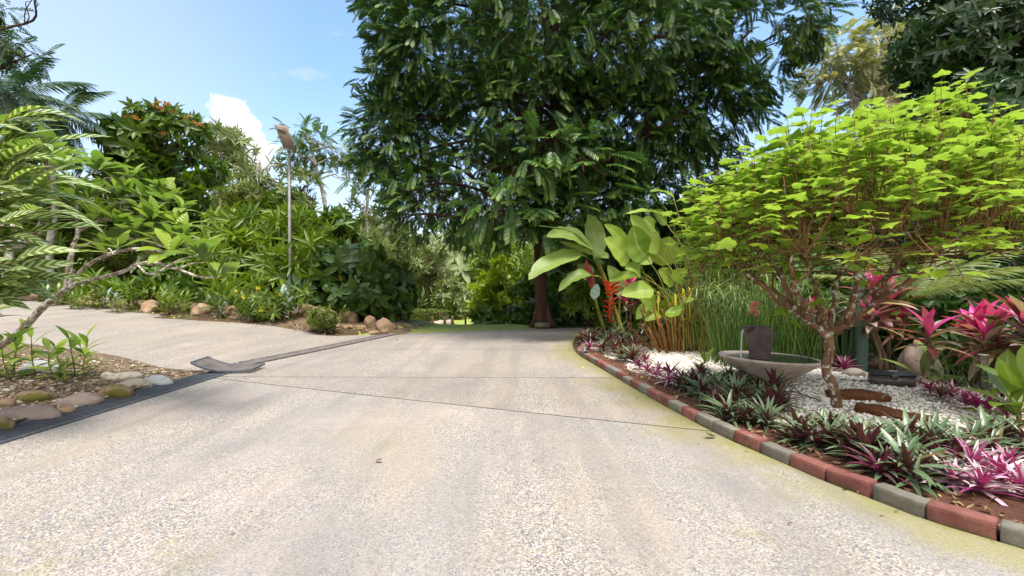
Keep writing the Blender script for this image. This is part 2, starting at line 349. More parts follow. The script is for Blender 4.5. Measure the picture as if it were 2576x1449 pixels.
def aggregate(name, seed, base=(.62, .56, .47), grey=.35, dark=1.0, moss=.0, scale=1.0, smooth=0.0, kerbmoss=False):
    """exposed-aggregate concrete: little stones of mixed colour in cement, worn pale in places, tan and mossy stains"""
    m, nt = newmat(name); tc = VM(nt, 'ADD', N(nt, 'ShaderNodeTexCoord').outputs['Object'], (seed*3.7, seed*1.9, 0))
    v1 = N(nt, 'ShaderNodeTexVoronoi', {'Vector': tc, 'Scale': 118*scale, 'Randomness': 1.0})
    v2 = N(nt, 'ShaderNodeTexVoronoi', {'Vector': VM(nt, 'ADD', tc, (5, 9, 0)), 'Scale': 68*scale, 'Randomness': 1.0})
    r1 = N(nt, 'ShaderNodeSeparateColor', {0: v1.outputs['Color']}); r2 = N(nt, 'ShaderNodeSeparateColor', {0: v2.outputs['Color']})
    st = RAMP(nt, r1.outputs[0], [(0, tuple(q*.45 for q in base)), (.16, (.17, .17, .18)), (.3, (.36, .28, .19)), (.5, (.43, .38, .31)), (.72, (.55, .51, .45)), (.86, (.21, .22, .24)), (1, (.56, .52, .45))], 'CONSTANT')
    big = RAMP(nt, r2.outputs[0], [(0, (.09, .10, .12)), (.3, (.15, .16, .18)), (.55, (.26, .22, .17)), (.75, (.42, .40, .36)), (1, (.62, .59, .53))], 'CONSTANT')
    mk = M_(nt, 'MULTIPLY', SS(nt, v2.outputs['Distance'], .48, .36), M_(nt, 'GREATER_THAN', r2.outputs[1], 1-grey))
    worn = SS(nt, noise_t(nt, VM(nt, 'MULTIPLY', tc, (1, .55, 1)), .7, 7, .66), .40, .60)
    cement = MIX(nt, noise_t(nt, tc, 1.7, 6, .7), tuple(q*.74 for q in base), tuple(min(.82, q*1.2) for q in base))
    c = MIX(nt, M_(nt, 'SUBTRACT', .95-smooth, M_(nt, 'MULTIPLY', worn, .45)), cement, st)
    c = MIX(nt, M_(nt, 'MULTIPLY', mk, M_(nt, 'SUBTRACT', 1.0, M_(nt, 'MULTIPLY', worn, .5))), c, big)
    # long tan stains, as rain washes down the drive
    st2 = noise_t(nt, VM(nt, 'MULTIPLY', tc, (.5, .16, 1)), 1.6, 6, .65)
    c = MIX(nt, M_(nt, 'MULTIPLY', SS(nt, st2, .47, .64), .5), c, (.33, .275, .205))
    pink = noise_t(nt, VM(nt, 'ADD', tc, (3, 31, 0)), .7, 5, .6); c = MIX(nt, M_(nt, 'MULTIPLY', SS(nt, pink, .48, .68), .30), c, (.46, .37, .335))
    grit = noise_t(nt, tc, 140, 2, .8); c = MIX(nt, M_(nt, 'MULTIPLY', SS(nt, grit, .52, .7), .38), c, tuple(q*.4 for q in base))
    if moss:
        f = noise_t(nt, VM(nt, 'ADD', tc, (17, 3, 0)), .9, 6, .7); mo = SS(nt, f, .62-moss*.12, .78-moss*.1)
        c = MIX(nt, M_(nt, 'MULTIPLY', mo, .55), c, (.22, .21, .06))
    if kerbmoss:
        # moss thickest against the kerb, where the water stands
        sx = N(nt, 'ShaderNodeSeparateXYZ', {0: N(nt, 'ShaderNodeAttribute', attribute_name='lf').outputs['Vector']}).outputs[0]
        k = M_(nt, 'ADD', sx, M_(nt, 'MULTIPLY', M_(nt, 'SUBTRACT', noise_t(nt, tc, 3.2, 6, .75), .5), .55))
        c = MIX(nt, M_(nt, 'MULTIPLY', SS(nt, k, .86, 1.02), .8), c, (.12, .125, .022))
        c = MIX(nt, M_(nt, 'MULTIPLY', SS(nt, M_(nt, 'ADD', k, M_(nt, 'MULTIPLY', M_(nt, 'SUBTRACT', noise_t(nt, tc, 1.1, 5, .7), .5), 1.6)), .40, .95), .72), c, (.24, .22, .08))
    # faint worn wheel tracks and washed streaks running along the drive
    tr = noise_t(nt, VM(nt, 'MULTIPLY', tc, (2.4, .22, 1)), 1.0, 5, .6)
    c = MIX(nt, M_(nt, 'MULTIPLY', SS(nt, tr, .46, .62), .30), c, tuple(q*.62 for q in base))
    gr = noise_t(nt, VM(nt, 'ADD', tc, (41, 7, 0)), .45, 6, .7); c = MIX(nt, M_(nt, 'MULTIPLY', SS(nt, gr, .5, .66), .28), c, (.17, .165, .16))
    c = MIX(nt, 1.0, c, (1.0*dark, .985*dark, .98*dark), 'MULTIPLY')
    hgt = M_(nt, 'SUBTRACT', 1.0, v1.outputs['Distance'])
    b1 = BUMP(nt, hgt, .5, .006); b2 = BUMP(nt, M_(nt, 'MULTIPLY', mk, M_(nt, 'SUBTRACT', 1, v2.outputs['Distance'])), .4, .012, b1)
    fin(nt, PB(nt, c, .82, .28, b2)); return m
def stonebed(name, cols, scale=34, bump=.9, joint=(.06, .045, .035)):
    m, nt = newmat(name); tc = N(nt, 'ShaderNodeTexCoord').outputs['Object']
    v = N(nt, 'ShaderNodeTexVoronoi', {'Vector': tc, 'Scale': scale, 'Randomness': 1})
    e = N(nt, 'ShaderNodeTexVoronoi', {'Vector': tc, 'Scale': scale}, feature='DISTANCE_TO_EDGE')
    r = N(nt, 'ShaderNodeSeparateColor', {0: v.outputs['Color']}).outputs[0]
    c = RAMP(nt, r, [(i/(len(cols)-1), k) for i, k in enumerate(cols)])
    c = MIX(nt, SS(nt, e.outputs['Distance'], .10, .02), c, joint)
    lit = noise_t(nt, tc, 1.3, 6, .7); c = MIX(nt, M_(nt, 'MULTIPLY', SS(nt, lit, .58, .75), .5), c, (.28, .2, .09))
    fin(nt, PB(nt, c, .85, .3, BUMP(nt, SS(nt, e.outputs['Distance'], 0, .25), bump, .02))); return m

# ================================================================ THE GROUND
KY = [-4, .4, .8, 1.7, 2.28, 2.57, 2.84, 3.08, 3.36, 3.61, 4.18, 5.47, 7.16, 9.4, 11.6, 13, 15.6]
KX = [7.4, 5.2, 4.3, 3.05, 2.56, 2.33, 2.22, 2.11, 2.035, 1.96, 1.82, 1.64, 1.47, 1.30, 1.58, 2.0, 3.1]
_kc = crom(np.stack([KX, KY], -1), 8)
def kx(y): return np.interp(y, _kc[:, 1], _kc[:, 0])
def dx(y): return np.interp(y, [-5, 3.4, 7.0, 7.9, 9.7, 12.7, 15], [-4.43, -4.43, -4.48, -4.55, -4.1, -3.42, -2.9])   # centre of the drain
def sheet(mb, nx, ny, fn):
    """grid sheet from fn(s, t) -> (x, y, z, u)"""
    s, t = np.meshgrid(np.linspace(0, 1, nx+1), np.linspace(0, 1, ny+1)); x, y, z, u = fn(s.ravel(), t.ravel())
    V = np.stack([x, y, z], -1); i, j = np.meshgrid(np.arange(ny), np.arange(nx), indexing='ij'); a = i*(nx+1)+j
    li = np.stack([a, a+1, a+nx+2, a+nx+1], -1).reshape(-1, 4)
    lf = np.zeros((len(V), 3)); lf[:, 0] = u; mb.add(V, li, np.full(len(li), 4), lf)
m_agg_near = aggregate('concrete_near', 1, (.262, .245, .228), .34, smooth=.26, moss=.25, kerbmoss=True)
m_agg_mid = aggregate('concrete_mid', 2, (.25, .23, .208), .5, .9, moss=.15, kerbmoss=True)
m_agg_far = aggregate('concrete_far', 3, (.265, .243, .218), .36, .92, moss=.1, kerbmoss=True)
m_agg_side = aggregate('concrete_side', 4, (.28, .25, .208), .36, .92)
# soil and leaf litter under everything, reaching the horizon
m_soil, nt = newmat('soil'); tc = N(nt, 'ShaderNodeTexCoord').outputs['Object']
c = MIX(nt, noise_t(nt, tc, 3, 6, .7), (.045, .026, .015), (.13, .085, .045))
c = MIX(nt, SS(nt, noise_t(nt, tc, .35, 5, .65), .48, .6), c, (.05, .075, .02))
fin(nt, PB(nt, c, .95, .2, BUMP(nt, noise_t(nt, tc, 30, 5, .75), .9, .03)))
def warp(a, k, n): return np.sign(a)*np.abs(a)**k*n
mb = MB()
def gfn(s, t):
    x = warp(2*s-1, 2.6, 420)+0; y = warp(2*t-1, 2.6, 420)+8
    return x, y, g(x, y)-.035, 0*x
sheet(mb, 150, 150, gfn); tag(mb.build('ground', m_soil), kind='structure')
def slab(yf, yb, mat, ny=30):
    mb = MB()
    def fn(s, t):
        y = (yf[0]+(yf[1]-yf[0])*s)*(1-t)+(yb[0]+(yb[1]-yb[0])*s)*t
        l = dx(y)+.21; r = kx(y)-.012; x = l+(r-l)*s; return x, y, 0*x+.004, 1-np.clip((r-x)/1.0, 0, 1)
    sheet(mb, 40, ny, fn)
    return tag(mb.build('driveway', mat), kind='structure')
gp = .010
slab((-3.5, -3.5), (6.62-gp, 4.17-gp), m_agg_near, 60)
slab((6.62+gp, 4.17+gp), (6.74-gp, 6.66-gp), m_agg_mid)
slab((6.74+gp, 6.66+gp), (9.75-gp, 9.62-gp), m_agg_far)
slab((9.75+gp, 9.62+gp), (13.1, 15.3), m_agg_far)
# side drive rising to the left of the drain
mb = MB()
def sfn(s, t):
    yf = np.interp(s, [0, .45, .62, .8, 1], [8.6, 8.4, 7.7, 7.05, 7.0]); yb = np.interp(s, [0, .3, .6, .8, 1], [15.6, 14.4, 12.7, 12.5, 12.9])
    y = yf+(yb-yf)*t; x = -16+(dx(y)-.21+16)*s
    return x, y, g(x, y)+.004, 0*x
sheet(mb, 70, 40, sfn); tag(mb.build('side_driveway', m_agg_side), kind='structure')
# white pebble bed
m_gravel = stonebed('white_gravel', [(.62, .53, .44), (.82, .76, .68), (.88, .84, .78), (.76, .65, .55), (.88, .85, .81)], 44, joint=(.30, .25, .19))
def bedr(y): return np.interp(y, [1.5, 3, 4.2, 5.2, 6.2, 7.4, 8.6, 9.8], [6.2, 6.2, 6.0, 5.8, 5.75, 5.2, 4.6, 3.4])
def gz(x, y): return .028+.02*np.sin(x*2.1+y*1.3)*np.sin(y*1.7)
mb = MB()
def bfn(s, t):
    y = 1.6+(9.9-1.6)*t; l = kx(y)+.10; x = l+(bedr(y)-l)*s; return x, y, gz(x, y)-.0*x, 0*x
sheet(mb, 50, 60, bfn); tag(mb.build('gravel_bed', m_gravel), kind='structure')
m_soil2, nt = newmat('red_soil'); tc = N(nt, 'ShaderNodeTexCoord').outputs['Object']
c = MIX(nt, noise_t(nt, tc, 9, 6, .75), (.06, .022, .015), (.21, .10, .065))
fin(nt, PB(nt, c, .95, .2, BUMP(nt, noise_t(nt, tc, 40, 6, .8), 1.0, .03)))
mb = MB()
def sfn2(s, t):
    y = 1.4+(9.6-1.4)*t; w = np.interp(y, [1, 3.3, 4, 5.5, 7, 9.6], [.95, .55, .5, .55, .3, .3]); x = kx(y)+.1+s*w*(1+.18*np.sin(y*5.1))
    return x, y, gz(x, y)+.022*np.sin(s*3.0)+.004, 0*x
sheet(mb, 14, 120, sfn2); tag(mb.build('soil_strip', m_soil2), kind='structure')
# loose pebbles
ico = bmesh.new(); bmesh.ops.create_icosphere(ico, subdivisions=1, radius=.5)
PT = []
for k in range(5):
    mb = MB(); b = ico.copy()
    for v in b.verts: v.co = v.co*(1+.35*noise.noise(v.co*2.3+Vector((k*5, 0, 0))))
    mb.bm(b); PT.append(mb.template())
m_peb = plain('pebble', (.84, .81, .77), .7, .12, 3, .2, col2=(.66, .55, .47))
m_pebw, nt = newmat('pebbles_white'); sp = N(nt, 'ShaderNodeSeparateXYZ', {0: N(nt, 'ShaderNodeAttribute', attribute_name='lf').outputs['Vector']})
fin(nt, PB(nt, RAMP(nt, sp.outputs[2], [(0, (.52, .41, .32)), (.12, (.80, .72, .63)), (.5, (.88, .84, .79)), (1, (.84, .76, .69))]), .7, .35))
m_pebb, nt = newmat('pebbles_brown'); sp = N(nt, 'ShaderNodeSeparateXYZ', {0: N(nt, 'ShaderNodeAttribute', attribute_name='lf').outputs['Vector']})
fin(nt, PB(nt, RAMP(nt, sp.outputs[2], [(0, (.10, .06, .035)), (.3, (.22, .15, .08)), (.55, (.33, .24, .13)), (.8, (.42, .36, .27)), (1, (.5, .46, .38))]), .8, .3))
def pebbles(n, xr, yr, ok, zf, lo, hi, mat, name):
    mb = MB(); x = rng.uniform(*xr, n*4); y = yr[0]+(yr[1]-yr[0])*rng.random(n*4)**1.6; k = ok(x, y); x, y = x[k][:n], y[k][:n]; n = len(x)
    sz = rng.uniform(lo, hi, n); which = rng.integers(0, 5, n)
    for w in range(5):
        q = which == w; kk = q.sum(); a = rng.random(kk)*6.28
        d = np.stack([np.cos(a), np.sin(a), .15*rng.normal(size=kk)], -1); up = np.array([0, 0, 1.])+.35*rv(kk)
        sc = np.stack([sz[q]*rng.uniform(.7, 1.1, kk), sz[q]*rng.uniform(.9, 1.5, kk), sz[q]*rng.uniform(.45, .75, kk)], -1)
        mb.inst(PT[w], frames(d, up), np.stack([x[q], y[q], zf(x[q], y[q])+sz[q]*.15], -1), sc)
    return mb.build(name, mat)
tag(pebbles(13000, (1.6, 6.2), (2.9, 9.7), lambda x, y: (x > kx(y)+.42+.12*np.sin(y*5)) & (x < bedr(y)), gz, .018, .04, m_pebw, 'gravel'), kind='stuff')
# left planting bed: brown stony soil
m_bed = stonebed('brown_stones', [(.10, .06, .03), (.24, .16, .09), (.34, .25, .14), (.20, .12, .06), (.44, .38, .29)], 30, joint=(.05, .03, .018))
def bedy(x): return np.interp(x, [-16, -9, -7.4, -6.0, -5.2, -4.66], [8.6, 8.4, 8.0, 7.4, 7.08, 7.0])
mb = MB()
def lfn(s, t):
    x = -13+(13-4.68)*s; y = 1.0+(bedy(x)+.02-1.0)*t; return x, y, g(x, y)+.012+.035*np.abs(np.sin(x*1.7)*np.sin(y*1.9)), 0*x
sheet(mb, 50, 40, lfn); tag(mb.build('stony_bed', m_bed), kind='structure')
tag(pebbles(3200, (-8.5, -4.7), (3.2, 7.4), lambda x, y: y < bedy(x)-.05, lambda x, y: g(x, y)+.012+.035*np.abs(np.sin(x*1.7)*np.sin(y*1.9)), .02, .06, m_pebb, 'brown_gravel'), kind='stuff')
# border bed behind the side drive
mb = MB()
def bofn(s, t):
    x = -17+(17-3.0)*s; yb = np.interp((x+16)/12.4, [0, .3, .6, .8, 1], [15.6, 14.4, 12.7, 12.5, 12.9]); y = yb-.03+t*6.5; return x, y, g(x, y)+.012, 0*x
sheet(mb, 60, 60, bofn); tag(mb.build('border_bed', m_bed), kind='structure')
# lawn beyond the crest
m_lawn, nt = newmat('lawn_turf'); tc = N(nt, 'ShaderNodeTexCoord').outputs['Object']
c = MIX(nt, noise_t(nt, tc, .8, 6, .7), (.27, .34, .06), (.38, .40, .11)); c = MIX(nt, M_(nt, 'MULTIPLY', noise_t(nt, tc, 20, 3, .8), .5), c, (.12, .18, .03))
fin(nt, PB(nt, c, .9, .2, BUMP(nt, noise_t(nt, tc, 60, 3, .8), .8, .03)))
mb = MB()
def lwn(s, t):
    y = 12.6+(44-12.6)*t; l = np.interp(y, [12.6, 20, 30, 44], [-4.2, -6.5, -9.5, -13]); r = np.interp(y, [14, 20, 30, 44], [1.3, -.4, -2.4, -3]); x = l+(r-l)*s; return x, y, g(x, y)-.008+.018*sstep(13.2, 13.9, y-.49*(x+3.2)), 0*x
sheet(mb, 20, 60, lwn); tag(mb.build('lawn', m_lawn), kind='structure')

# ================================================================ KERB BRICKS
def brickmat(name, a, b_):
    m, nt = newmat(name); tc = N(nt, 'ShaderNodeTexCoord').outputs['Object']; oi = N(nt, 'ShaderNodeObjectInfo').outputs['Random']
    p = VM(nt, 'ADD', tc, N(nt, 'ShaderNodeCombineXYZ', {0: M_(nt, 'MULTIPLY', oi, 37), 1: M_(nt, 'MULTIPLY', oi, 11)}).outputs[0])
    c = MIX(nt, SS(nt, noise_t(nt, p, 7, 7, .7), .32, .68), a, b_)
    c = MIX(nt, M_(nt, 'MULTIPLY', oi, .45), c, tuple(q*.6 for q in b_))
    c = MIX(nt, M_(nt, 'MULTIPLY', SS(nt, noise_t(nt, p, 60, 3, .8), .55, .72), .6), c, tuple(q*.35 for q in b_))
    c = MIX(nt, M_(nt, 'MULTIPLY', SS(nt, noise_t(nt, VM(nt, 'ADD', p, (3, 5, 1)), 5, 6, .7), .55, .68), .55), c, (.26, .235, .19))
    z = N(nt, 'ShaderNodeSeparateXYZ', {0: tc}).outputs[2]
    c = MIX(nt, M_(nt, 'MULTIPLY', SS(nt, M_(nt, 'ADD', z, M_(nt, 'MULTIPLY', M_(nt, 'SUBTRACT', noise_t(nt, p, 9, 5, .75), .5), .17)), .0, -.045), .75), c, (.115, .115, .03))
    fin(nt, PB(nt, c, .92, .15, BUMP(nt, noise_t(nt, p, 55, 6, .8), .8, .012))); return m
m_red = brickmat('red_brick', (.29, .118, .096), (.20, .076, .064)); m_gry = brickmat('grey_brick', (.25, .225, .185), (.165, .15, .12))
yy = np.linspace(1.2, 9.42, 3000); xx = kx(yy); sl = np.concatenate([[0], np.cumsum(np.hypot(np.diff(xx), np.diff(yy)))])
s0 = np.interp(2.37, yy, sl)-.282*4; pitch = .2805
seq = 'ggrggrgrrgrggrgrrgrgrggrrgrgrgrrgg'; nb = int((sl[-1]-s0)/pitch)
ri = gi = 0
for i in range(nb):
    sa, sb = s0+i*pitch, s0+(i+1)*pitch; pa = np.array([np.interp(sa, sl, xx), np.interp(sa, sl, yy)]); pb = np.array([np.interp(sb, sl, xx), np.interp(sb, sl, yy)])
    if sa < 0: continue
    d = nrm(pb-pa); nrm2 = np.array([d[1], -d[0]]); mid = (pa+pb)/2+nrm2*.05; red = seq[(i+1) % len(seq)] == 'r'
    mb = MB(); ln = .265+rng.normal()*.004
    b = bmesh.new(); bmesh.ops.create_cube(b, size=1)
    for v in b.verts: v.co = Vector((v.co.x*ln, v.co.y*.098, v.co.z*.125))
    bmesh.ops.bevel(b, geom=list(b.edges), offset=.006, segments=1, affect='EDGES')
    bmesh.ops.subdivide_edges(b, edges=[e for e in b.edges if e.calc_length() > .08], cuts=4, use_grid_fill=True)
    for v in b.verts: v.co += v.normal*(.005*noise.noise(v.co*22+Vector((i*3.3, 0, 0)))-.012*max(0, noise.noise(v.co*31+Vector((i*5.1, 2, 0)))-.32))
    mb.bm(b)
    if mid[0] > 3.6: continue
    k = ri if red else gi
    o = mb.build('kerb_brick', m_red if red else m_gry); o.location = (mid[0], mid[1], .030+rng.normal()*.008)
    o.rotation_euler = (rng.normal()*.035, rng.normal()*.02, math.atan2(d[1], d[0])+rng.normal()*.022)
    tag(o, f"{'red clay' if red else 'grey concrete'} kerb brick, {ordw(k)} {'red' if red else 'grey'} one from the near end", 'brick', 'kerb bricks edging the garden bed')
    if red: ri += 1
    else: gi += 1
# bricks turning the corner at the far end
for k in range(3):
    mb = MB(); cbox(mb, (0, 0, 0), (.26, .098, .12), bev=.009, segs=2)
    o = mb.build('kerb_brick', m_red if k != 1 else m_gry); p = np.array([1.42+.27*k*.35, 9.55+.265*k]); o.location = (p[0], p[1], .03); o.rotation_euler = (0, 0, 1.22)
    tag(o, f"{'red' if k!=1 else 'grey'} kerb brick at the far end, {ordw(k)} after the bend", 'brick', 'kerb bricks edging the garden bed')

# ================================================================ DRAIN
m_grate = plain('drain_plastic', (.022, .024, .030), .5, .2, 8, .15, col2=(.045, .046, .052), spec=.35)
m_rust = plain('drain_rusty', (.095, .08, .075), .7, .3, 6, .3, col2=(.17, .15, .135), spec=.3)
m_black = plain('drain_shade', (.008, .008, .009), .95, .1, 8, 0)  # shade inside the channel painted as a flat near-black sheet
m_rail = plain('drain_rail', (.10, .105, .125), .5, .2, 9, .1, spec=.6)
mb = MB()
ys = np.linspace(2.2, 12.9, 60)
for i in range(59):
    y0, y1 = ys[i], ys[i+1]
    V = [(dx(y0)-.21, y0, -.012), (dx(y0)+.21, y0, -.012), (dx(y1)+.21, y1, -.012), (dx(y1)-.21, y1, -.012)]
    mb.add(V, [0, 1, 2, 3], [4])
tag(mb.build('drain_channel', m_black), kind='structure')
def make_grate(L, w, mat, rail, slats=7, skew=.10, bend=0.0):
    """a slotted cover: two rails and skewed bars"""
    mb = MB(); mr = MB()
    cbox(mr, (0, 0, .004), (.024, L*.992, .030), bev=.003)
    p = L/slats
    for k in range(slats):
        y = -L/2+p*(k+.5)
        b = bmesh.new(); bmesh.ops.create_cube(b, size=1)
        for v in b.verts: v.co = Vector((v.co.x*(w-.046), v.co.y*(p*.80), v.co.z*.022)); v.co.y += v.co.x*skew*2
        bmesh.ops.bevel(b, geom=list(b.edges), offset=.004, segments=1, affect='EDGES'); 
        for v in b.verts: v.co.y += y
        mb.bm(b)
    return mb, mr
mb, mr = make_grate(.58, .42, m_grate, m_rail)
gm, rm = mb.mesh('grate', m_grate, smooth=False), mr.mesh('rail', m_rail, smooth=False)
mb, mr = make_grate(.58, .36, m_rust, m_rust, 6, 0)
gm2, rm2 = mb.mesh('grate', m_rust, smooth=False), mr.mesh('rail', m_rust, smooth=False)
y = 2.6; k = 0; far = 0
while y < 12.9:
    isfar = y > 7.0
    if 6.82 < y < 7.55: y = 7.6; continue
    x = float(dx(y)); a = math.atan2(float(dx(y+.3)-dx(y-.3)), .6)
    r = thing('drain_grate', (f'dusty brown drain grate between the two drives, {ordw(far)} beyond the lifted cover' if isfar else f'black slotted drain grate beside the row of stones, {ordw(k)} from the near end'), 'drain grate', (x, y, .006 if not isfar else .008), 'drain grates along the drive', -a)
    for nm, me, ox in (('bars', gm2 if isfar else gm, 0), ('rail', rm2 if isfar else rm, 1), ('rail', rm2 if isfar else rm, -1)):
        o = bpy.data.objects.new(nm, me); COL.objects.link(o); o.parent = r; o.location.x = ox*(.168 if isfar else .198)
    y += .585
    if isfar: far += 1
    else: k += 1
# lifted, bent cover lying across the drain
mb = MB(); ctr = np.array([-4.42, 7.2, .085]); L, w = .86, .46
def bent(u, v, dz=0):   # u along the length, v across
    x = u*L/2; y = v*w/2; return np.array([x, y, (.075 if u < 0 else .04)*u*u*1.3-.035+dz])
for k in range(9):
    v0 = -1+2*k/8
    pts = [bent(u, v0*.94) for u in np.linspace(-1, 1, 13)]
    for a, b in zip(pts[:-1], pts[1:]):
        d = b-a; ang = math.atan2(d[2], d[0]); cbox(mb, (a+b)/2, (np.linalg.norm(d)+.004, .034, .016), rot=ry3(-ang), bev=.002)
o1 = mb.build('bars', m_rust, smooth=False); mb = MB()
for s in (-1, 1):
    pts = [bent(u, s) for u in np.linspace(-1, 1, 13)]
    for a, b in zip(pts[:-1], pts[1:]):
        d = b-a; ang = math.atan2(d[2], d[0]); cbox(mb, (a+b)/2, (np.linalg.norm(d)+.006, .03, .03), rot=ry3(-ang), bev=.002)
    cbox(mb, bent(s, 0), (.03, w, .03), bev=.002)
o2 = mb.build('rim', m_rail, smooth=False)
r = thing('drain_cover', 'loose bent metal drain cover lying askew across the drain', 'drain cover', ctr, rz=.04); o1.parent = r; o2.parent = r; r.rotation_euler = (R(2), R(5), R(6))

# ================================================================ STONES BESIDE THE DRAIN
m_pink = rockmat('stone_pinkish', (.22, .16, .135), (.33, .26, .225), None, 3)
m_pale = rockmat('stone_pale', (.33, .28, .22), (.43, .38, .31), (.17, .14, .07), 3, .56)
m_mossy = rockmat('stone_mossy', (.20, .13, .075), (.30, .22, .15), (.115, .10, .018), 3, .43)
m_bluish = rockmat('stone_bluish', (.30, .31, .31), (.42, .42, .40), None, 3)
m_boul = rockmat('boulder', (.21, .125, .075), (.34, .23, .15), (.12, .115, .03), 1.6, .55)
def stone(px, py, w, h, mat, label, seed, rot=0, deep=.75, name='stone', cat='stone', group=None, amp=.16):
    p = GP(px, py+h*.42); sc = p[1]/F; W_, H_ = w*sc/2, h*sc
    mb = MB(); rock(mb, (0, 0, 0), (W_, W_*deep, H_*.62), seed, 3, amp, 1.1, rot, 0, .45)
    o = mb.build(name, mat); o.location = (p[0], p[1]+W_*deep*.3, p[2]+H_*.15); return tag(o, label, cat, group)
GS = 'stones laid along the drain'
stone(60, 1040, 148, 46, m_pink, 'long flat pinkish stone beside the near end of the drain', 1, .35, .42, group=GS)
stone(195, 1006, 100, 40, m_pink, 'oval pink and white speckled stone between the long flat stone and the mossy lump', 2, .45, .5, group=GS)
stone(287, 985, 70, 40, m_mossy, 'lumpy mossy grey stone beside the drain, touching the pale oval stones', 3, .3, .7, group=GS, amp=.3)
stone(338, 965, 72, 32, m_pale, 'pale cream oval stone next to the drain before the bluish one', 4, .3, .55, group=GS)
stone(388, 958, 74, 32, m_bluish, 'smooth bluish white stone, the last before the lifted drain cover', 5, .4, .5, group=GS)
stone(303, 945, 90, 22, m_pale, 'broad pale stone behind the cream oval stones', 6, .1, .6, group=GS)
stone(75, 997, 86, 34, m_mossy, 'mossy brown stone lying in the bed behind the long flat stone', 7, .2, .55, group=GS)
stone(8, 1066, 40, 40, m_mossy, 'small dark mossy stone at the edge of the picture by the drain', 8, .2, .7, group=GS)
stone(96, 922, 80, 34, m_bluish, 'pale grey stone between the two leafy bed plants', 9, .2, .5, group=GS)
stone(12, 1012, 40, 26, m_boul, 'small brown stone near the mossy bed stone', 10, .2, .7, group=GS)
stone(268, 942, 30, 18, m_pale, 'small cream stone at the corner where bed meets side drive', 11, .2, .7, group=GS)
stone(160, 1032, 46, 22, m_boul, 'little rusty brown stone wedged between the two pink stones', 12, .2, .7, group=GS)
GB = 'boulders along the border bed'
for i, (px, py, w, h, lab) in enumerate([
    (505, 776, 60, 34, 'rounded mossy brown boulder left of the yellow flowering bush in the border'),
    (585, 778, 50, 26, 'small brown boulder just beside the yellow flowering bush'),
    (380, 770, 60, 34, 'brown boulder half hidden behind border plants under the plumeria branch'),
    (215, 752, 90, 30, 'low brown boulder at the back of the border where the side drive bends'),
    (768, 781, 70, 36, 'big round brown boulder at the foot of the lamp post'),
    (872, 794, 56, 42, 'pointed brown boulder behind the small round bush'),
    (930, 808, 34, 32, 'tall angular brown boulder in the pair at the border end'),
    (968, 816, 48, 38, 'rounded mottled boulder at the very end of the border'),
    (905, 822, 34, 12, 'flat tan stone lying in front of the angular boulder'),
    (878, 822, 30, 12, 'flat yellowish stone in front of the pointed boulder'),
    (942, 835, 36, 9, 'thin flat stone at the drive edge below the end boulder'),
    (840, 820, 26, 10, 'little grey stone beside the small round bush'),
    (705, 793, 30, 14, 'small tan stone at the lamp post foot among ginger plants'),
    (110, 745, 46, 24, 'small reddish boulder in the far corner of the side drive')]):
    stone(px, py, w, h, m_boul, lab, 30+i, rng.random()*3, .75, 'boulder', 'boulder', GB, .3)

# ================================================================ FOUNTAIN
m_conc = plain('bowl_concrete', (.56, .46, .38), .8, .12, 5, .3, col2=(.38, .30, .25))
m_jar, nt = newmat('jar_glaze'); tc = N(nt, 'ShaderNodeTexCoord').outputs['Object']
wv = N(nt, 'ShaderNodeTexWave', {'Vector': tc, 'Scale': 14, 'Distortion': 5, 'Detail': 4, 'Detail Scale': 2}, bands_direction='Z').outputs[1]
c = MIX(nt, noise_t(nt, tc, 9, 6, .7), (.055, .030, .028), (.17, .125, .115))
fin(nt, PB(nt, c, .5, .5, BUMP(nt, wv, .7, .012)))
m_water, nt = newmat('water'); tc = N(nt, 'ShaderNodeTexCoord').outputs['Object']
fin(nt, PB(nt, (.055, .06, .055), .06, .5, BUMP(nt, noise_t(nt, tc, 22, 3, .5), .35, .01)))
m_stream, nt = newmat('stream'); fin(nt, N(nt, 'ShaderNodeMixShader', {0: .35, 1: N(nt, 'ShaderNodeBsdfTransparent', {0: (.95, .97, 1)}), 2: PB(nt, (.85, .9, .95), .08, .6)}))
BX, BY = 3.50, 6.3
mb = MB(); prof = [(.0, .0), (.17, .0), (.205, .012), (.30, .075), (.44, .175), (.565, .27), (.628, .318), (.634, .335), (.622, .344), (.596, .344), (.580, .330), (.48, .262), (.36, .2), (.0, .18)]
lathe(mb, prof, 64); o = mb.build('fountain_bowl', m_conc); o.location = (BX, BY, .02); o.rotation_euler = (R(-.5), R(2.2), 0)
tag(o, 'wide shallow tan concrete fountain bowl on the white gravel', 'fountain bowl')
mb = MB(); th = np.arange(48)/48*6.2832; rr = .578
V = np.vstack([[(0, 0, 0)], np.stack([np.cos(th)*rr, np.sin(th)*rr, 0*th], -1)]); li = []
for i in range(48): li += [0, 1+i, 1+(i+1) % 48]
mb.add(V, li, np.full(48, 3)); o = mb.build('water', m_water); o.location = (BX, BY, .338); tag(o, kind='structure')
JX, JY = BX-.125, BY-.02
r = thing('water_jar', 'dark brown ribbed clay jar with side spout standing in the bowl', 'jar', (JX, JY, .2))
mb = MB(); lathe(mb, [(0, 0), (.098, 0), (.108, .02), (.130, .2), (.155, .34), (.174, .43), (.170, .485), (.142, .535), (.122, .552), (.124, .575), (.118, .585), (.105, .58), (.1, .5), (0, .48)], 48)
mb.build('body', m_jar, r)
mb = MB(); sp = crom([(-.08, -.0, .535), (-.16, -.01, .545), (-.225, -.015, .538)], 6); tube(mb, sp, [.048, .044, .040], 14)
cbox(mb, (-.15, -.01, .578), (.19, .11, .014), bev=.005); mb.build('spout', m_jar, r)
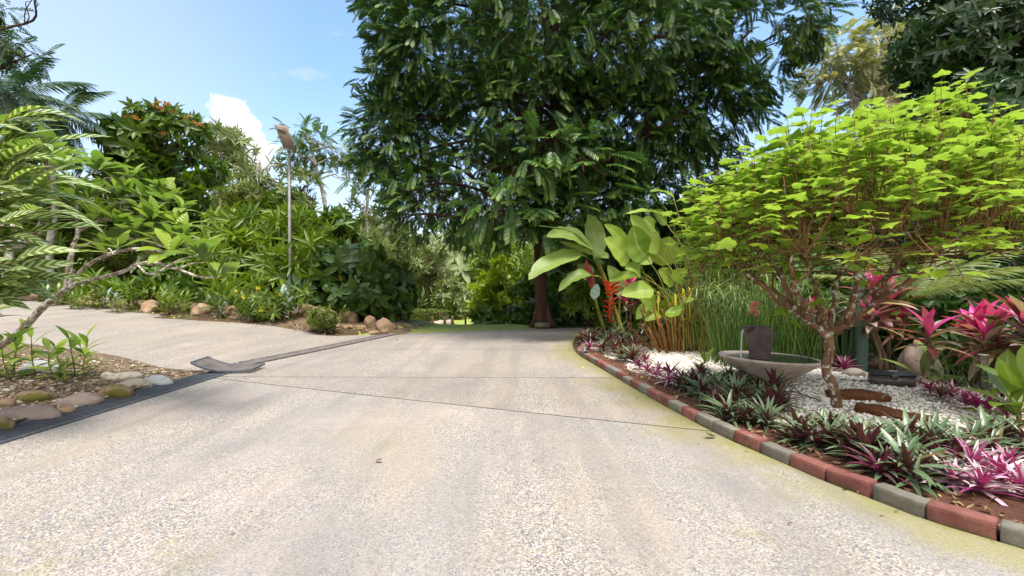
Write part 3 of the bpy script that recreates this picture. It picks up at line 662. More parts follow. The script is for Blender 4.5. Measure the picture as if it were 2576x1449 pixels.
mb = MB(); pts = crom([(JX-.225, JY-.015, .735), (JX-.25, JY-.015, .68), (JX-.262, JY-.015, .52), (JX-.266, JY-.015, .335)], 7)
tube(mb, pts, [.020, .013, .010, .012], 8, rough=.12)
for k in range(40):
    a = rng.random()*6.28; q = np.array([JX-.266, JY-.015, .340])+np.array([math.cos(a)*rng.random()*.09, math.sin(a)*rng.random()*.09, rng.random()*.05])
    mb.inst(PT[0], np.eye(3)[None], [q], [rng.uniform(.006, .014)])
tag(mb.build('water_stream', m_stream), 'thin stream of water falling from the jar spout into the bowl', 'water stream')

# ================================================================ SLEEPERS, BOX, LIGHTS
m_wood, nt = newmat('rotten_wood'); tc = N(nt, 'ShaderNodeTexCoord').outputs['Object']
q = VM(nt, 'MULTIPLY', tc, (1.2, 9, 9)); f = noise_t(nt, q, 4, 8, .75); c = MIX(nt, f, (.028, .010, .005), (.22, .085, .035))
c = MIX(nt, SS(nt, noise_t(nt, tc, 7, 5, .7), .6, .7), c, (.24, .20, .17)); fin(nt, PB(nt, c, .9, .2, BUMP(nt, f, .9, .02)))
def sleeper(p0, p1, w, h, lab, hollow, seed):
    p0, p1 = np.array(p0), np.array(p1); L = np.linalg.norm(p1-p0); b = bmesh.new(); bmesh.ops.create_cube(b, size=1)
    for v in b.verts: v.co = Vector((v.co.x*L, v.co.y*w, v.co.z*h))
    bmesh.ops.bevel(b, geom=list(b.edges), offset=.014, segments=2, affect='EDGES')
    bmesh.ops.subdivide_edges(b, edges=[e for e in b.edges if e.calc_length() > .05], cuts=9, use_grid_fill=True)
    for v in b.verts:
        n3 = noise.noise(Vector((v.co.x*7, v.co.y*20, v.co.z*20))+Vector((seed*9, 0, 0))); v.co += v.normal*(.030*n3+.012*noise.noise(v.co*60))
        if hollow and v.co.z > h*.2: v.co.z -= .05*math.exp(-((v.co.y)/(w*.2))**2)*(.5+.5*math.sin(v.co.x*14))*(abs(v.co.x) < L*.4)
    mb = MB(); mb.bm(b); o = mb.build('timber_sleeper', m_wood); c = (p0+p1)/2; o.location = (c[0], c[1], .055); o.rotation_euler = (0, R(1.5), math.atan2(p1[1]-p0[1], p1[0]-p0[0]))
    return tag(o, lab, 'timber', 'rotten timber steps in the gravel')
sleeper((3.66, 5.30), (4.22, 5.22), .22, .13, 'short thick weathered timber block just behind the shrub trunk', False, 1)
sleeper((3.52, 4.72), (3.88, 4.26), .17, .12, 'long crumbling brown timber with a hollowed top in the gravel', True, 2)
m_case = plain('case_plastic', (.04, .043, .052), .38, .2, 6, .05, spec=.6); m_case2 = plain('case_smoky', (.11, .085, .08), .3, .3, 9, .03, spec=.6)
m_sticker = plain('sticker', (.75, .75, .72), .5, .05)
r = thing('tool_case', 'black plastic case with a clip lid lying on the gravel edge', 'case', (4.95, 6.02, .03), rz=R(-19))
mb = MB(); cbox(mb, (0, 0, .065), (.46, .20, .13), bev=.012, segs=2); mb.build('body', m_case2, r)
mb = MB(); cbox(mb, (0, 0, .155), (.475, .215, .048), bev=.012, segs=2); cbox(mb, (0, 0, .182), (.40, .15, .012), bev=.004); LID = mb.build('lid', m_case, r)
mb = MB(); cbox(mb, (0, -.108, .125), (.07, .018, .06), bev=.004); mb.build('latch', m_case, LID)
mb = MB(); cbox(mb, (.02, 0, .1905), (.09, .04, .004), bev=0); mb.build('sticker', m_sticker, LID)
for s in (-1, 1):
    mb = MB(); cbox(mb, (s*.232, 0, .155), (.02, .09, .03), bev=.004); mb.build('hinge_block', m_case, LID)
m_lamp = plain('lamp_black', (.018, .018, .021), .35, .2, 6, .05, spec=.6); m_glass = plain('lamp_lens', (.25, .28, .33), .1, .1, spec=.8)
def spotlight(loc, lab, rz, s=1.0):
    r = thing('garden_spotlight', lab, 'spotlight', loc, 'small black garden spotlights', rz); r.scale = (s, s, s)
    mb = MB(); tube(mb, [(0, 0, -.02), (0, 0, .06)], [.012, .010], 8); mb.build('stake', m_lamp, r)
    mb = MB(); ax = np.array([0, -.75, .66]); c0 = np.array([0, .01, .085]); tube(mb, [c0-ax*.05, c0+ax*.045], [.032, .044], 16)
    for k in range(7): a = k/7*6.283; cbox(mb, c0-ax*.03+np.array([math.cos(a)*.036, math.sin(a)*.012, math.sin(a)*.03]), (.006, .07, .012), rot=rx3(-.72), bev=0)
    mb.build('housing', m_lamp, r)
    mb = MB(); tube(mb, [c0+ax*.046, c0+ax*.050], [.038, .038], 16); mb.build('lens', m_glass, r); return r
spotlight((2.34, 3.62, .05), 'small finned black spotlight among purple plants just behind the kerb bricks', R(150))
spotlight((1.36, 8.55, .05), 'tiny black spotlight leaning on the far kerb bricks', R(-70), .8)
spotlight((4.35, 7.0, .03), 'black double spotlight standing between bowl and cactus', R(30), 1.3)
m_cable = plain('cable', (.015, .015, .016), .5, .2)
for lab, pts in (('thin black cable curving over the gravel from the bowl towards the black case', [(4.0, 6.6, .05), (4.15, 6.3, .05), (4.4, 6.35, .055), (4.62, 6.2, .055), (4.74, 6.1, .07)]),
                 ('thin black cable lying between the bowl foot and the shrub trunk', [(3.55, 6.0, .04), (3.5, 5.7, .055), (3.4, 5.4, .055), (3.42, 5.1, .055)])):
    mb = MB(); tube(mb, crom(pts, 8), .006, 5); tag(mb.build('power_cable', m_cable), lab, 'cable')
mb = MB(); tube(mb, crom([(4.03, 6.32, .30), (4.04, 6.26, .37), (4.0, 6.3, .41), (3.95, 6.3, .36), (3.98, 6.3, .31)], 6), .006, 5); tag(mb.build('wire_loop', m_cable), 'little loop of black wire at the bowl rim', 'wire')
# rocks at the back of the gravel
GR = 'rocks closing off the white gravel bed'
for i, (x, y, w, d, h, mt, lab) in enumerate([(5.0, 6.75, .30, .2, .16, m_pale, 'pale pink rock behind the black case'), (4.5, 7.35, .26, .18, .13, m_pale, 'rounded pale rock behind the pink striped plant'), (5.6, 6.35, .26, .2, .16, m_pale, 'tan rock to the side of the black case'),
    (6.1, 6.9, .48, .4, .62, m_pink, 'large pinkish boulder under the pink cordylines'), (6.4, 6.2, .26, .2, .2, m_bluish, 'white rock in front of the large pinkish boulder'), (4.8, 5.42, .14, .08, .05, m_pale, 'flat cream stone on the gravel behind the timbers')]):
    mb = MB(); rock(mb, (0, 0, 0), (w*.55, d*.55, h*.6), 60+i, 3, .2, 1.1, i, 0, .4); o = mb.build('rock', mt); o.location = (x, y, max(-.05, float(g(x, y)))+h*.25); tag(o, lab, 'rock', GR)

# ================================================================ SOLAR LAMP POST
m_galv = plain('galvanised', (.30, .29, .27), .5, .15, 10, .1, .3); m_panel = plain('lamp_panel', (.42, .33, .28), .5, .12, 5, .1, col2=(.36, .28, .24)); m_led = plain('led_window', (.23, .17, .145), .3, .2)
pb = at(729, 15.0); top = P(727, 376, 15.0)
r = thing('solar_lamp', 'tall grey solar street lamp on a slim pole at the border', 'street lamp', pb)
mb = MB(); tube(mb, [pb-pb-np.array([0, 0, .1]), (0, 0, 2.0), (*(top-pb)[:2], (top-pb)[2])], [.052, .048, .043], 12); mb.build('pole', m_galv, r)
mb = MB(); tube(mb, [(0, 0, 0), (0, 0, .05)], [.14, .13], 16); tube(mb, [(0, 0, .05), (0, 0, .3)], [.07, .06], 12); mb.build('base', m_galv, r)
A, B, C_, D = P(689, 315, 14.55), P(723, 317, 14.28), P(747, 378, 14.85), P(712, 373, 15.12)
ctr = (A+B+C_+D)/4; ul = nrm((D+C_)/2-(A+B)/2); uw = nrm((B-A)-ul*np.dot(B-A, ul)); un = np.cross(uw, ul); L_ = np.linalg.norm((D+C_)/2-(A+B)/2); W_ = .52
Rm = np.stack([uw, ul, un], -1)
if un[2] < 0: Rm = np.stack([-uw, ul, -un], -1)
mb = MB(); cbox(mb, ctr-pb, (W_, L_, .06), rot=Rm, bev=.008, segs=2); PAN = mb.build('panel', m_panel, r)
mb = MB(); cbox(mb, ctr-pb+Rm @ np.array([0, -L_*.28, -.034]), (W_*.6, L_*.16, .014), rot=Rm, bev=.003); mb.build('led_window', m_led, PAN)
for sx in (-1, 1):
    for sy in (-.02, .28): mb = MB(); tube(mb, [ctr-pb+Rm @ np.array([sx*W_*.28, L_*sy, -.03]), ctr-pb+Rm @ np.array([sx*W_*.28, L_*sy, -.04])], [.016, .016], 8); mb.build('bolt', m_led, PAN)
mb = MB(); c2 = ctr-pb+Rm @ np.array([0, L_*.42, -.05]); tube(mb, [(*(top-pb)[:2], (top-pb)[2]-.08), c2], [.055, .05], 10); mb.build('bracket', m_galv, r)
# concrete block by the trunk, bits on the lawn
mb = MB(); cbox(mb, (0, 0, 0), (.5, .3, .17), bev=.02, segs=2); o = mb.build('concrete_block', m_gry); o.location = (.98, 14.95, .09); tag(o, 'grey concrete block at the foot of the big tree trunk', 'block')
m_post = barkmat('post_wood', (.05, .03, .02), (.13, .08, .05)); m_log = barkmat('log_wood', (.36, .28, .2), (.5, .42, .33))
for i, (px, Y, h, lab) in enumerate([(1088, 30, .62, 'short dark post on the lawn nearest the clipped hedge'), (1119, 27.5, .55, 'short dark post, second from the hedge on the lawn'), (1138, 27, .6, 'short dark post, third from the hedge on the lawn'), (1171, 25.5, .8, 'thin dark stake on the lawn below the lime green bush')]):
    p = at(px, Y); mb = MB(); tube(mb, [(0, 0, -.1), (.0, 0, h)], [.09, .08] if i < 3 else [.06, .05], 8); o = mb.build('garden_post', m_post); o.location = tuple(p); tag(o, lab, 'post', 'short posts on the lawn')
for i, (px, Y, lab) in enumerate([(1016, 32, 'pale cut log lying at the hedge foot'), (1098, 30, 'pale cut log beside the first lawn post')]):
    p = at(px, Y); mb = MB(); tube(mb, [(-.42, 0, .14), (0, .05, .15), (.42, .02, .13)], [.15, .16, .14], 10); o = mb.build('cut_log', m_log); o.location = tuple(p); o.rotation_euler = (0, 0, .1-i*.6); tag(o, lab, 'log', 'cut logs on the lawn')
for i, (px, Y, lab) in enumerate([(1110, 31, 'small pale rock behind the lawn posts'), (1130, 31.5, 'second pale rock behind the lawn posts, nearer the lime bush')]):
    p = at(px, Y); mb = MB(); rock(mb, (0, 0, .12), (.4, .3, .26), 80+i); o = mb.build('rock', m_pale); o.location = tuple(p); tag(o, lab, 'rock', 'rocks on the lawn')

# ================================================================ FOLIAGE MATERIALS
L_big = leafmat('leaf_big_tree', [(.030, .078, .018), (.055, .13, .022), (.095, .185, .034)], .38, .38, tip=(.27, .40, .07), spec=.5, under=(.05, .10, .03))
L_shrub = leafmat('leaf_lime_shrub', [(.22, .33, .035), (.34, .46, .045), (.44, .54, .06), (.32, .44, .05)], .52, .36, rib=(.38, .45, .12), under=(.24, .35, .07), tcol=(1.25, 1.3, .6))
L_mid = leafmat('leaf_mid', [(.045, .095, .010), (.095, .165, .016), (.145, .225, .026)], .3, .42)
L_bright = leafmat('leaf_bright', [(.085, .15, .010), (.165, .25, .018), (.235, .315, .03)], .34, .42)
L_lime = leafmat('leaf_lime', [(.18, .25, .018), (.30, .38, .03), (.40, .45, .05)], .38, .45)
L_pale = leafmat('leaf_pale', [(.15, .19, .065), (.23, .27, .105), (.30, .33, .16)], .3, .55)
L_olive = leafmat('leaf_olive', [(.085, .115, .02), (.165, .20, .04), (.25, .26, .07)], .3, .5)
L_dark = leafmat('leaf_dark', [(.026, .062, .012), (.050, .105, .016), (.10, .165, .026)], .22, .46, spec=.5)
L_gloss = leafmat('leaf_glossy', [(.026, .062, .024), (.05, .105, .036), (.09, .155, .055)], .25, .34, spec=.7)
L_tan = leafmat('leaf_tan', [(.32, .32, .15), (.44, .41, .25), (.27, .30, .11)], .3, .6)
L_plum = leafmat('leaf_plumeria', [(.16, .24, .018), (.27, .36, .026), (.35, .43, .04)], .42, .38, rib=(.3, .4, .13), under=(.15, .23, .06), vein=70)
L_ging = leafmat('leaf_variegated', [(.05, .12, .015), (.10, .19, .03), (.14, .22, .05)], .34, .42, stripe=(.50, .52, .28))
L_rho = leafmat('leaf_moses', [(.075, .125, .060), (.125, .185, .095), (.18, .24, .14), (.11, .17, .08), (.15, .21, .11), (.09, .14, .07), (.20, .12, .05)], .15, .36, under=(.12, .030, .045), spec=.6)
L_rho2 = leafmat('leaf_moses_olive', [(.07, .10, .05), (.12, .16, .08), (.16, .10, .06)], .15, .36, under=(.15, .025, .03), spec=.6)
L_pink = leafmat('leaf_moses_pink', [(.36, .05, .20), (.62, .26, .46), (.74, .60, .66), (.20, .12, .14), (.70, .42, .58)], .2, .4, under=(.38, .03, .20))
L_mag = leafmat('leaf_moses_magenta', [(.10, .015, .035), (.16, .02, .06), (.07, .075, .05)], .2, .4, under=(.26, .025, .13))
L_cord = leafmat('leaf_cordyline', [(.07, .075, .022), (.62, .46, .46), (.15, .10, .025), (.50, .04, .16), (.66, .50, .50), (.10, .06, .02), (.58, .26, .32)], .3, .40, rib=None, under=None,
                 agestops=[(0, (.12, .06, .03)), (.25, (.18, .05, .035)), (.42, (.46, .26, .27)), (.58, (.28, .05, .06)), (.72, (.66, .10, .36)), (1, (.78, .045, .36))])
L_hel = leafmat('leaf_paddle_green', [(.17, .27, .05), (.24, .34, .08), (.30, .39, .11)], .36, .36, rib=(.36, .44, .2), under=(.20, .27, .13), vein=150)
L_cal = leafmat('leaf_paddle_lime', [(.18, .28, .03), (.28, .39, .045), (.36, .45, .08)], .42, .40, rib=(.45, .5, .16), under=(.24, .32, .10), vein=150)
L_cyc = leafmat('leaf_cycad', [(.16, .20, .055), (.22, .26, .09), (.28, .30, .12)], .28, .42)
L_reed = leafmat('leaf_reed', [(.035, .085, .012), (.07, .15, .018), (.18, .24, .035)], .2, .45)
L_pap = leafmat('leaf_papyrus', [(.10, .17, .05), (.19, .27, .09), (.28, .33, .15)], .3, .5)
L_bord = leafmat('leaf_border', [(.075, .13, .015), (.15, .22, .028), (.22, .30, .055)], .34, .38, rib=(.26, .34, .12))
L_palm = leafmat('leaf_palm', [(.02, .050, .018), (.04, .085, .03), (.075, .12, .05)], .25, .4)
L_hedge = leafmat('leaf_hedge', [(.07, .12, .015), (.14, .20, .03), (.22, .26, .05)], .28, .5)
L_orange = leafmat('leaf_orange', [(.40, .16, .04), (.48, .24, .05), (.34, .10, .04)], .35, .5)
L_yellow = leafmat('petal_yellow', [(.75, .55, .03), (.8, .65, .06)], .3, .5)
L_white = leafmat('petal_white', [(.7, .68, .66), (.8, .78, .76)], .3, .5)
L_peach = leafmat('petal_peach', [(.75, .28, .22), (.8, .42, .34), (.7, .2, .2)], .3, .5)
L_red = leafmat('bract_red', [(.50, .022, .012), (.60, .05, .015), (.42, .012, .015)], .15, .35, tip=(.62, .2, .03))
L_maroon = leafmat('leaf_maroon', [(.20, .02, .02), (.28, .035, .035)], .25, .35)
L_blue = leafmat('leaf_bluish', [(.17, .24, .20), (.24, .32, .27)], .25, .4)
B_brown = barkmat('bark_brown', (.035, .020, .012), (.12, .07, .04), (.30, .27, .22), 7, .60)
B_big = barkmat('bark_big', (.045, .020, .013), (.095, .050, .032), (.23, .19, .15), 4, .66)
B_shrub = barkmat('bark_shrub', (.075, .038, .02), (.23, .125, .065), (.46, .43, .36), 11, .54)
B_twig = barkmat('bark_twig', (.13, .065, .028), (.27, .15, .06), None, 9)
B_plum = barkmat('bark_plumeria', (.16, .11, .07), (.40, .34, .26), (.68, .64, .58), 13, .47)
B_pale = barkmat('bark_pale', (.20, .17, .13), (.42, .38, .32), (.5, .48, .44), 3, .5)
B_stem = barkmat('stem_orange', (.12, .042, .012), (.36, .16, .04), (.06, .03, .015), 6, .6)
B_green = barkmat('stem_green', (.10, .12, .02), (.28, .24, .05), None, 6)
B_cane = barkmat('cane', (.10, .075, .045), (.26, .19, .11), (.33, .08, .06), 14, .62)

HX = hexleaf(.34, .2, .2); HXN = hexleaf(.2, .25, .2); HXW = hexleaf(.46, .15, .2, .35, .7)
# ---------------------------------------------------------------- crowns
def lob(px, py, Y, rpx, zpx, ry=None): return (P(px, py, Y), np.array([rpx*Y/F, ry or rpx*Y/F, zpx*Y/F]))
def clump(pts, f, seed):
    o = Vector((seed*11.3, seed*4.7, seed*2.9)); return np.array([noise.noise(Vector(tuple(p*f))+o) for p in pts])
def fill(mb, lobes, T, size, dens, droop=.2, gap=-.12, freq=.55, rmin=.62, mat=0, seed=1, up=1.0, out=.8, keep=None, flat=1.0, var=.35):
    T = T if isinstance(T, list) else [T]
    for c, r in lobes:
        area = 4*math.pi*((r[0]*r[1])**1.6/3+(r[0]*r[2])**1.6/3+(r[1]*r[2])**1.6/3)**(1/1.6); n = int(dens*area/size**2)
        if n < 3: n = 3
        u = rv(n); rad = rmin+(1.06-rmin)*rng.random(n)**.7; pts = c+u*r*rad[:, None]
        k = clump(pts, freq, seed) > gap
        if keep is not None: k &= keep(pts)
        pts, u = pts[k], u[k]; n = len(pts)
        if not n: continue
        d = nrm((u*out+.55*rv(n))*np.array([1, 1, flat])+np.array([0, 0, -droop])); up_ = np.array([0, 0, up])+.4*rv(n)+.35*u
        w = rng.integers(0, len(T), n)
        rn = np.clip(.5+.5*clump(pts, freq*1.7, seed+3)+.25*rng.normal(size=n), 0, .98)
        for j, t in enumerate(T):
            q = w == j
            if q.any(): mb.inst(t, frames(d[q], up_[q]), pts[q], size*(1+var*(2*rng.random(q.sum())-1)), rnd=rn[q]*.65, mat=mat)
def wig(p0, p1, amp=.08, n=5, sag=0):
    p0, p1 = np.asarray(p0), np.asarray(p1); L = np.linalg.norm(p1-p0); t = np.linspace(0, 1, n)[:, None]
    q = p0+(p1-p0)*t; q[1:-1] += rng.normal(size=(n-2, 3))*amp*L; q[:, 2] += sag*L*np.sin(t[:, 0]*math.pi); return crom(q, 4)
def limbs(mb, trunk, lobes, rad, nsub=5, twig=.25, tmin=.45, sag=.1):
    """limbs from the upper trunk into each lobe, then twigs to its shell"""
    tr = np.asarray(trunk); m = len(tr)
    for c, r in lobes:
        i = int(m*(tmin+(1-tmin)*rng.random()**1.2)); i = min(i, m-1)
        # a limb starts below the lobe it feeds
        while i > int(m*tmin*.6) and tr[i][2] > c[2]-.1*r[2]: i -= 1
        pth = wig(tr[i], c+rng.normal(size=3)*r*.15, .06, 5, sag); tube(mb, pth, [rad*.5, rad*.3, rad*.16], 6)
        for k in range(nsub):
            u = rv(1)[0]; s = pth[int(len(pth)*(.45+.5*rng.random()))]
            tube(mb, wig(s, c+u*r*.9, .08, 4, .06), [rad*twig*.55, rad*.05], 4)
def treething(name, label, cat, base, trunk, trad, lobes, T, size, dens, leaf, bark=None, group=None, nsub=4, sag=.1, tmin=.45, extra=None, flare=1.5, seg=10, **kw):
    r = thing(name, label, cat, base, group); mb = MB()
    pth = crom(np.asarray(trunk), 5); rr = np.interp(np.linspace(0, 1, len(pth)), [0, .06, .16, 1], [trad*flare, trad*1.15, trad, trad*.42]); tube(mb, pth, rr, seg, rough=.03)
    limbs(mb, pth, lobes, trad, nsub, sag=sag, tmin=tmin); mb.build('trunk' if cat != 'shrub' else 'stems', bark or B_brown, r, base)
    mb = MB(); fill(mb, lobes, T, size, dens, **kw); mb.build('crown', leaf, r, base)
    return r

# ================================================================ THE BIG TREE
FR = [pinnate(1, 12, .33, .24, .22+.13*i, .28) for i in range(4)]
tb = np.array([(1365-CX)/F*15.5, 15.5, 0.0])
trunkpts = [tb+(0, 0, -.2), tb+(-.03, 0, .35), P(1362, 730, 15.5), P(1358, 640, 15.45), P(1355, 540, 15.4), P(1372, 420, 15.2), P(1395, 300, 15.0), P(1400, 150, 14.8), P(1390, -60, 14.6)]
big = [lob(1120, 130, 14, 190, 150), lob(1010, 220, 14.2, 120, 140), lob(960, 320, 14, 78, 100), lob(985, 440, 14, 75, 85), lob(1035, 535, 13.6, 55, 60), lob(1015, 350, 14.2, 120, 130), lob(1075, 490, 13.6, 115, 95), lob(1180, 540, 13.2, 80, 75), lob(1010, 60, 13.5, 95, 85),
       lob(1400, 90, 13.6, 240, 160), lob(1330, 290, 14, 210, 150), lob(1640, 110, 13.4, 250, 150), lob(1880, 70, 12.8, 165, 100), lob(1990, 60, 12.2, 130, 75), lob(1600, 330, 14, 200, 170),
       lob(1760, 260, 13.6, 165, 130), lob(1520, 510, 14.4, 190, 120), lob(1250, 480, 14, 160, 130), lob(1680, 440, 15, 150, 150), lob(1640, 510, 15, 130, 85), lob(1270, 520, 13.6, 110, 75), lob(1450, 535, 14.4, 160, 60), lob(1880, 180, 13.4, 120, 80),
       lob(1350, -120, 14.5, 330, 170), lob(1750, -140, 14, 330, 150), lob(1080, -60, 14.5, 220, 120), lob(1500, 200, 18, 330, 260, 3.2), lob(1200, 320, 17.5, 250, 230, 2.6)]
front = [lob(1290, 440, 11.6, 95, 105, 1.0), lob(1370, 400, 11.8, 110, 75, 1.0), lob(1480, 440, 11.6, 75, 85, .9), lob(1250, 520, 11.6, 65, 65, .8), lob(1350, 540, 11.8, 90, 75, .9), lob(1440, 345, 12, 75, 50, .8)]
r = thing('big_tree', 'huge dark green feathery-leaved tree overhanging the middle of the drive', 'tree', tb)
mb = MB(); pth = crom(trunkpts, 6); rr = np.interp(np.linspace(0, 1, len(pth)), [0, .04, .1, .2, .5, 1], [.40, .30, .235, .205, .19, .10]); tube(mb, pth, rr, 14, rough=.045)
for k in range(6):   # root flare ribs
    a = k/6*6.28+.3; tube(mb, crom([tb+(math.cos(a)*.20, math.sin(a)*.20, .75), tb+(math.cos(a)*.26, math.sin(a)*.26, .3), tb+(math.cos(a)*.42, math.sin(a)*.42, -.03)], 4), [.05, .10, .09], 6)
limbs(mb, pth, big+front, .17, 3, .2, .42, .05)
for pts in ([(1395, 300, 15), (1440, 220, 14.4), (1500, 120, 13.8), (1580, 20, 13.2)], [(1372, 420, 15.2), (1330, 330, 14.6), (1290, 250, 14), (1230, 140, 13.4)], [(1395, 300, 15), (1385, 200, 14), (1375, 100, 13.2), (1360, 0, 12.8)],
            [(1380, 380, 15.1), (1480, 300, 14.2), (1620, 200, 13.6), (1780, 130, 13)], [(1360, 480, 15.3), (1280, 440, 14.6), (1180, 400, 14), (1090, 380, 13.8)], [(1360, 500, 15.3), (1470, 420, 14.6), (1580, 370, 14)]):
    tube(mb, crom([P(*q) for q in pts], 6), [.12, .08, .035], 8, rough=.04)
mb.build('trunk', B_big, r, tb)
mb = MB()
keepb = lambda p: (p[:, 2] > 1.9)
fill(mb, big, FR, .42, 2.7, droop=.10, gap=-.25, freq=.62, rmin=.45, flat=.85, seed=2, keep=keepb)
fill(mb, front, FR, .60, 1.35, droop=.15, flat=.6, gap=-.3, freq=.9, rmin=.55, seed=5, out=1.0)
mb.build('crown', L_big, r, tb)

# ================================================================ LIME SHRUB
LBS = [lobeleaf(), lobeleaf(), lobeleaf()]
for i_, t_ in enumerate(LBS):
    x_, y_ = t_['V'][:, 0].copy(), t_['V'][:, 1].copy(); t_['V'][:, 2] += (.10, -.22, .02)[i_]*y_**2+(.25, .05, -.2)[i_]*np.abs(x_)+.04*np.sin(y_*9+i_*2+x_*5); t_['V'][:, 0] *= (1, .85, 1.1)[i_]
sb = GP(2107, 1036); r = thing('lime_shrub', 'umbrella shaped shrub with broad lime green leaves over thin brown stems', 'shrub', sb)
mt = MB()
tube(mt, crom([sb+(0, 0, -.05), P(2104, 1010, 4.86), P(2097, 975, 4.86), P(2078, 930, 4.86), P(2086, 885, 4.86), P(2084, 845, 4.86)], 6), [.060, .050, .047, .047, .050], 10, rough=.07)
fork = P(2084, 850, 4.86); mains = [[(2084, 852, 4.86), (2030, 802, 4.78), (1965, 762, 4.65), (1920, 720, 4.55), (1880, 690, 4.5)], [(2084, 850, 4.86), (2062, 780, 5.0), (2045, 700, 5.1), (2010, 620, 5.2)],
    [(2086, 842, 4.86), (2150, 803, 4.7), (2215, 735, 4.55), (2260, 660, 4.5), (2300, 600, 4.45)], [(2085, 845, 4.86), (2098, 760, 5.1), (2112, 690, 5.3), (2160, 600, 5.5)], [(2000, 782, 4.72), (1965, 700, 4.9), (1925, 620, 5.0)],
    [(2130, 815, 4.75), (2150, 730, 4.5), (2160, 650, 4.3)], [(2040, 805, 4.8), (2010, 740, 4.4), (1985, 670, 4.2)], [(2086, 845, 4.86), (2150, 770, 5.3), (2230, 700, 5.6), (2290, 640, 5.9)], [(2080, 845, 4.86), (2000, 770, 5.3), (1930, 720, 5.6), (1850, 650, 5.8)],
    [(2200, 750, 4.58), (2270, 720, 4.4), (2350, 660, 4.3), (2400, 590, 4.3)]]
nodes = []
for m_ in mains:
    q = crom([P(*a) for a in m_], 6); q[1:-1] += rng.normal(size=(len(q)-2, 3))*.012; tube(mt, q, [.036, .025, .015], 8, rough=.1); nodes += list(q[int(len(q)*.35):])
nodes = np.array(nodes)
def dome(x, y):
    a = np.clip(1-((x-3.9)/2.2)**2-((y-5.0)/1.5)**2, 0, 1); return 2.0+1.42*np.sqrt(a)+.10*np.sin(x*4.1+y*2)+.08*np.sin(y*5.3-x)-.22*np.maximum(0, x-4.5)-.20*np.maximum(0, 3.9-x)-.12*np.maximum(0, 4.5-y)
tw = MB(); lv = MB(); LP, LD, LU, LS, LR = [], [], [], [], []
sec = []
for k in range(64):   # rising secondary branches
    a = k*2.39996; q = math.sqrt((k+.5)/64); e = np.array([3.8+math.cos(a)*q*1.75, 4.98+math.sin(a)*q*1.2, 1.6+.32*rng.random()+.45*(1-q)])
    nd = nodes[np.argsort(np.linalg.norm((nodes-e)*np.array([1, 1, .6]), axis=1))[rng.integers(0, 3)]]
    pth = crom([nd, nd+(e-nd)*np.array([.45, .45, .35])+rng.normal(size=3)*.05, nd+(e-nd)*np.array([.85, .85, .75])+rng.normal(size=3)*.04, e], 6); tube(mt, pth, [.011, .008, .006], 5, rough=.1); sec += list(pth[8:])
sec = np.array(sec)
def shoot_leaf(p, d, s, rr_):
    p2 = p+d*.06+np.array([0, 0, .02]); tube(tw, [p, p2], [.0026, .002], 3); LP.append(p2); LD.append(d); LS.append(s); LR.append(min(.99, max(0, rr_)))
for ns in range(540):
    a = rng.random()*6.283; q = rng.random()**.5*.98; x = 3.9+math.cos(a)*q*2.15; y = 5.0+math.sin(a)*q*1.45; top = float(dome(x, y)); z = top-.03-min(1.25, rng.exponential(.42)); e = np.array([x, y, z])
    w_ = np.linalg.norm((sec-e)*np.array([1, 1, .25]), axis=1)+5*(sec[:, 2] > z-.15); nd = sec[np.argsort(w_)[rng.integers(0, 5)]]
    mid = nd+(e-nd)*np.array([.6, .6, .42])+rng.normal(size=3)*.04; pth = crom([nd, mid, nd+(e-nd)*np.array([.92, .92, .75])+rng.normal(size=3)*.03, e], 5); tube(tw, pth, [.0065, .005, .003], 4, rough=.1)
    n_ = 8 if top-z < .5 else 6
    for k in range(n_):
        t = .40+.6*(k/(n_-1))**.8; p = pth[min(len(pth)-1, int(t*(len(pth)-1)))]; b = k*2.4+ns; d = np.array([math.cos(b), math.sin(b), .08+.14*rng.normal()])
        if p[2] < 1.35: continue
        shoot_leaf(p, d, .09+.065*rng.random(), .95-.75*(top-p[2])+.2*rng.normal())
for k in range(150):   # bare side twigs
    p = sec[rng.integers(0, len(sec))]; e = p+np.array([rng.normal()*.22, rng.normal()*.2, .15+.35*rng.random()]); tube(tw, wig(p, e, .06, 4), [.005, .0025], 4)
    if rng.random() < .65: b = rng.random()*6.28; shoot_leaf(e, np.array([math.cos(b), math.sin(b), -.1]), 0.09+.05*rng.random(), .3)
# scattered lower leaves
for k in range(36):
    i = rng.integers(0, len(nodes)); p = nodes[i]+np.array([0, 0, .15])+rng.normal(size=3)*np.array([.3, .25, .22]); b = rng.random()*6.28; LP.append(p); LD.append((math.cos(b), math.sin(b), -.5)); LS.append(.11+.07*rng.random()); LR.append(.02)
LP, LD = np.array(LP), np.array(LD); n = len(LP)
q_ = rng.integers(0, 3, n); UP = np.array([0, 0, 1.])+.42*rv(n); LS, LR = np.array(LS)*1.05, np.clip(LR, 0, .99)
LS = np.where(rng.random(n) < .12, LS*.6, LS)
for i_ in range(3): lv.inst(LBS[i_], frames(LD[q_ == i_], UP[q_ == i_]), LP[q_ == i_], LS[q_ == i_], rnd=LR[q_ == i_])
mt.build('trunk', B_shrub, r, sb); tw.build('twigs', B_twig, r, sb); lv.build('crown', L_shrub, r, sb)
# two peach blossoms
def blossom(pos, size, lab, stem_from=None):
    mb = MB(); n = 44; u = rv(n); mb.inst(hexleaf(.9, .3, .2, .4, .75), frames(u+.5*rv(n), rv(n)), np.array(pos)+u*size*.6*(.2+.8*rng.random((n, 1)))*np.array([.75, .75, 1]), size*.42)
    o = mb.build('blossom', L_peach); return tag(o, lab, 'flower', 'peach pink blossoms')
blossom(P(1900, 776, 6.0), .12, 'peach pink blossom cluster hanging just above the water jar'); blossom(P(1919, 582, 5.2), .10, 'small peach pink blossom high among the lime shrub stems')

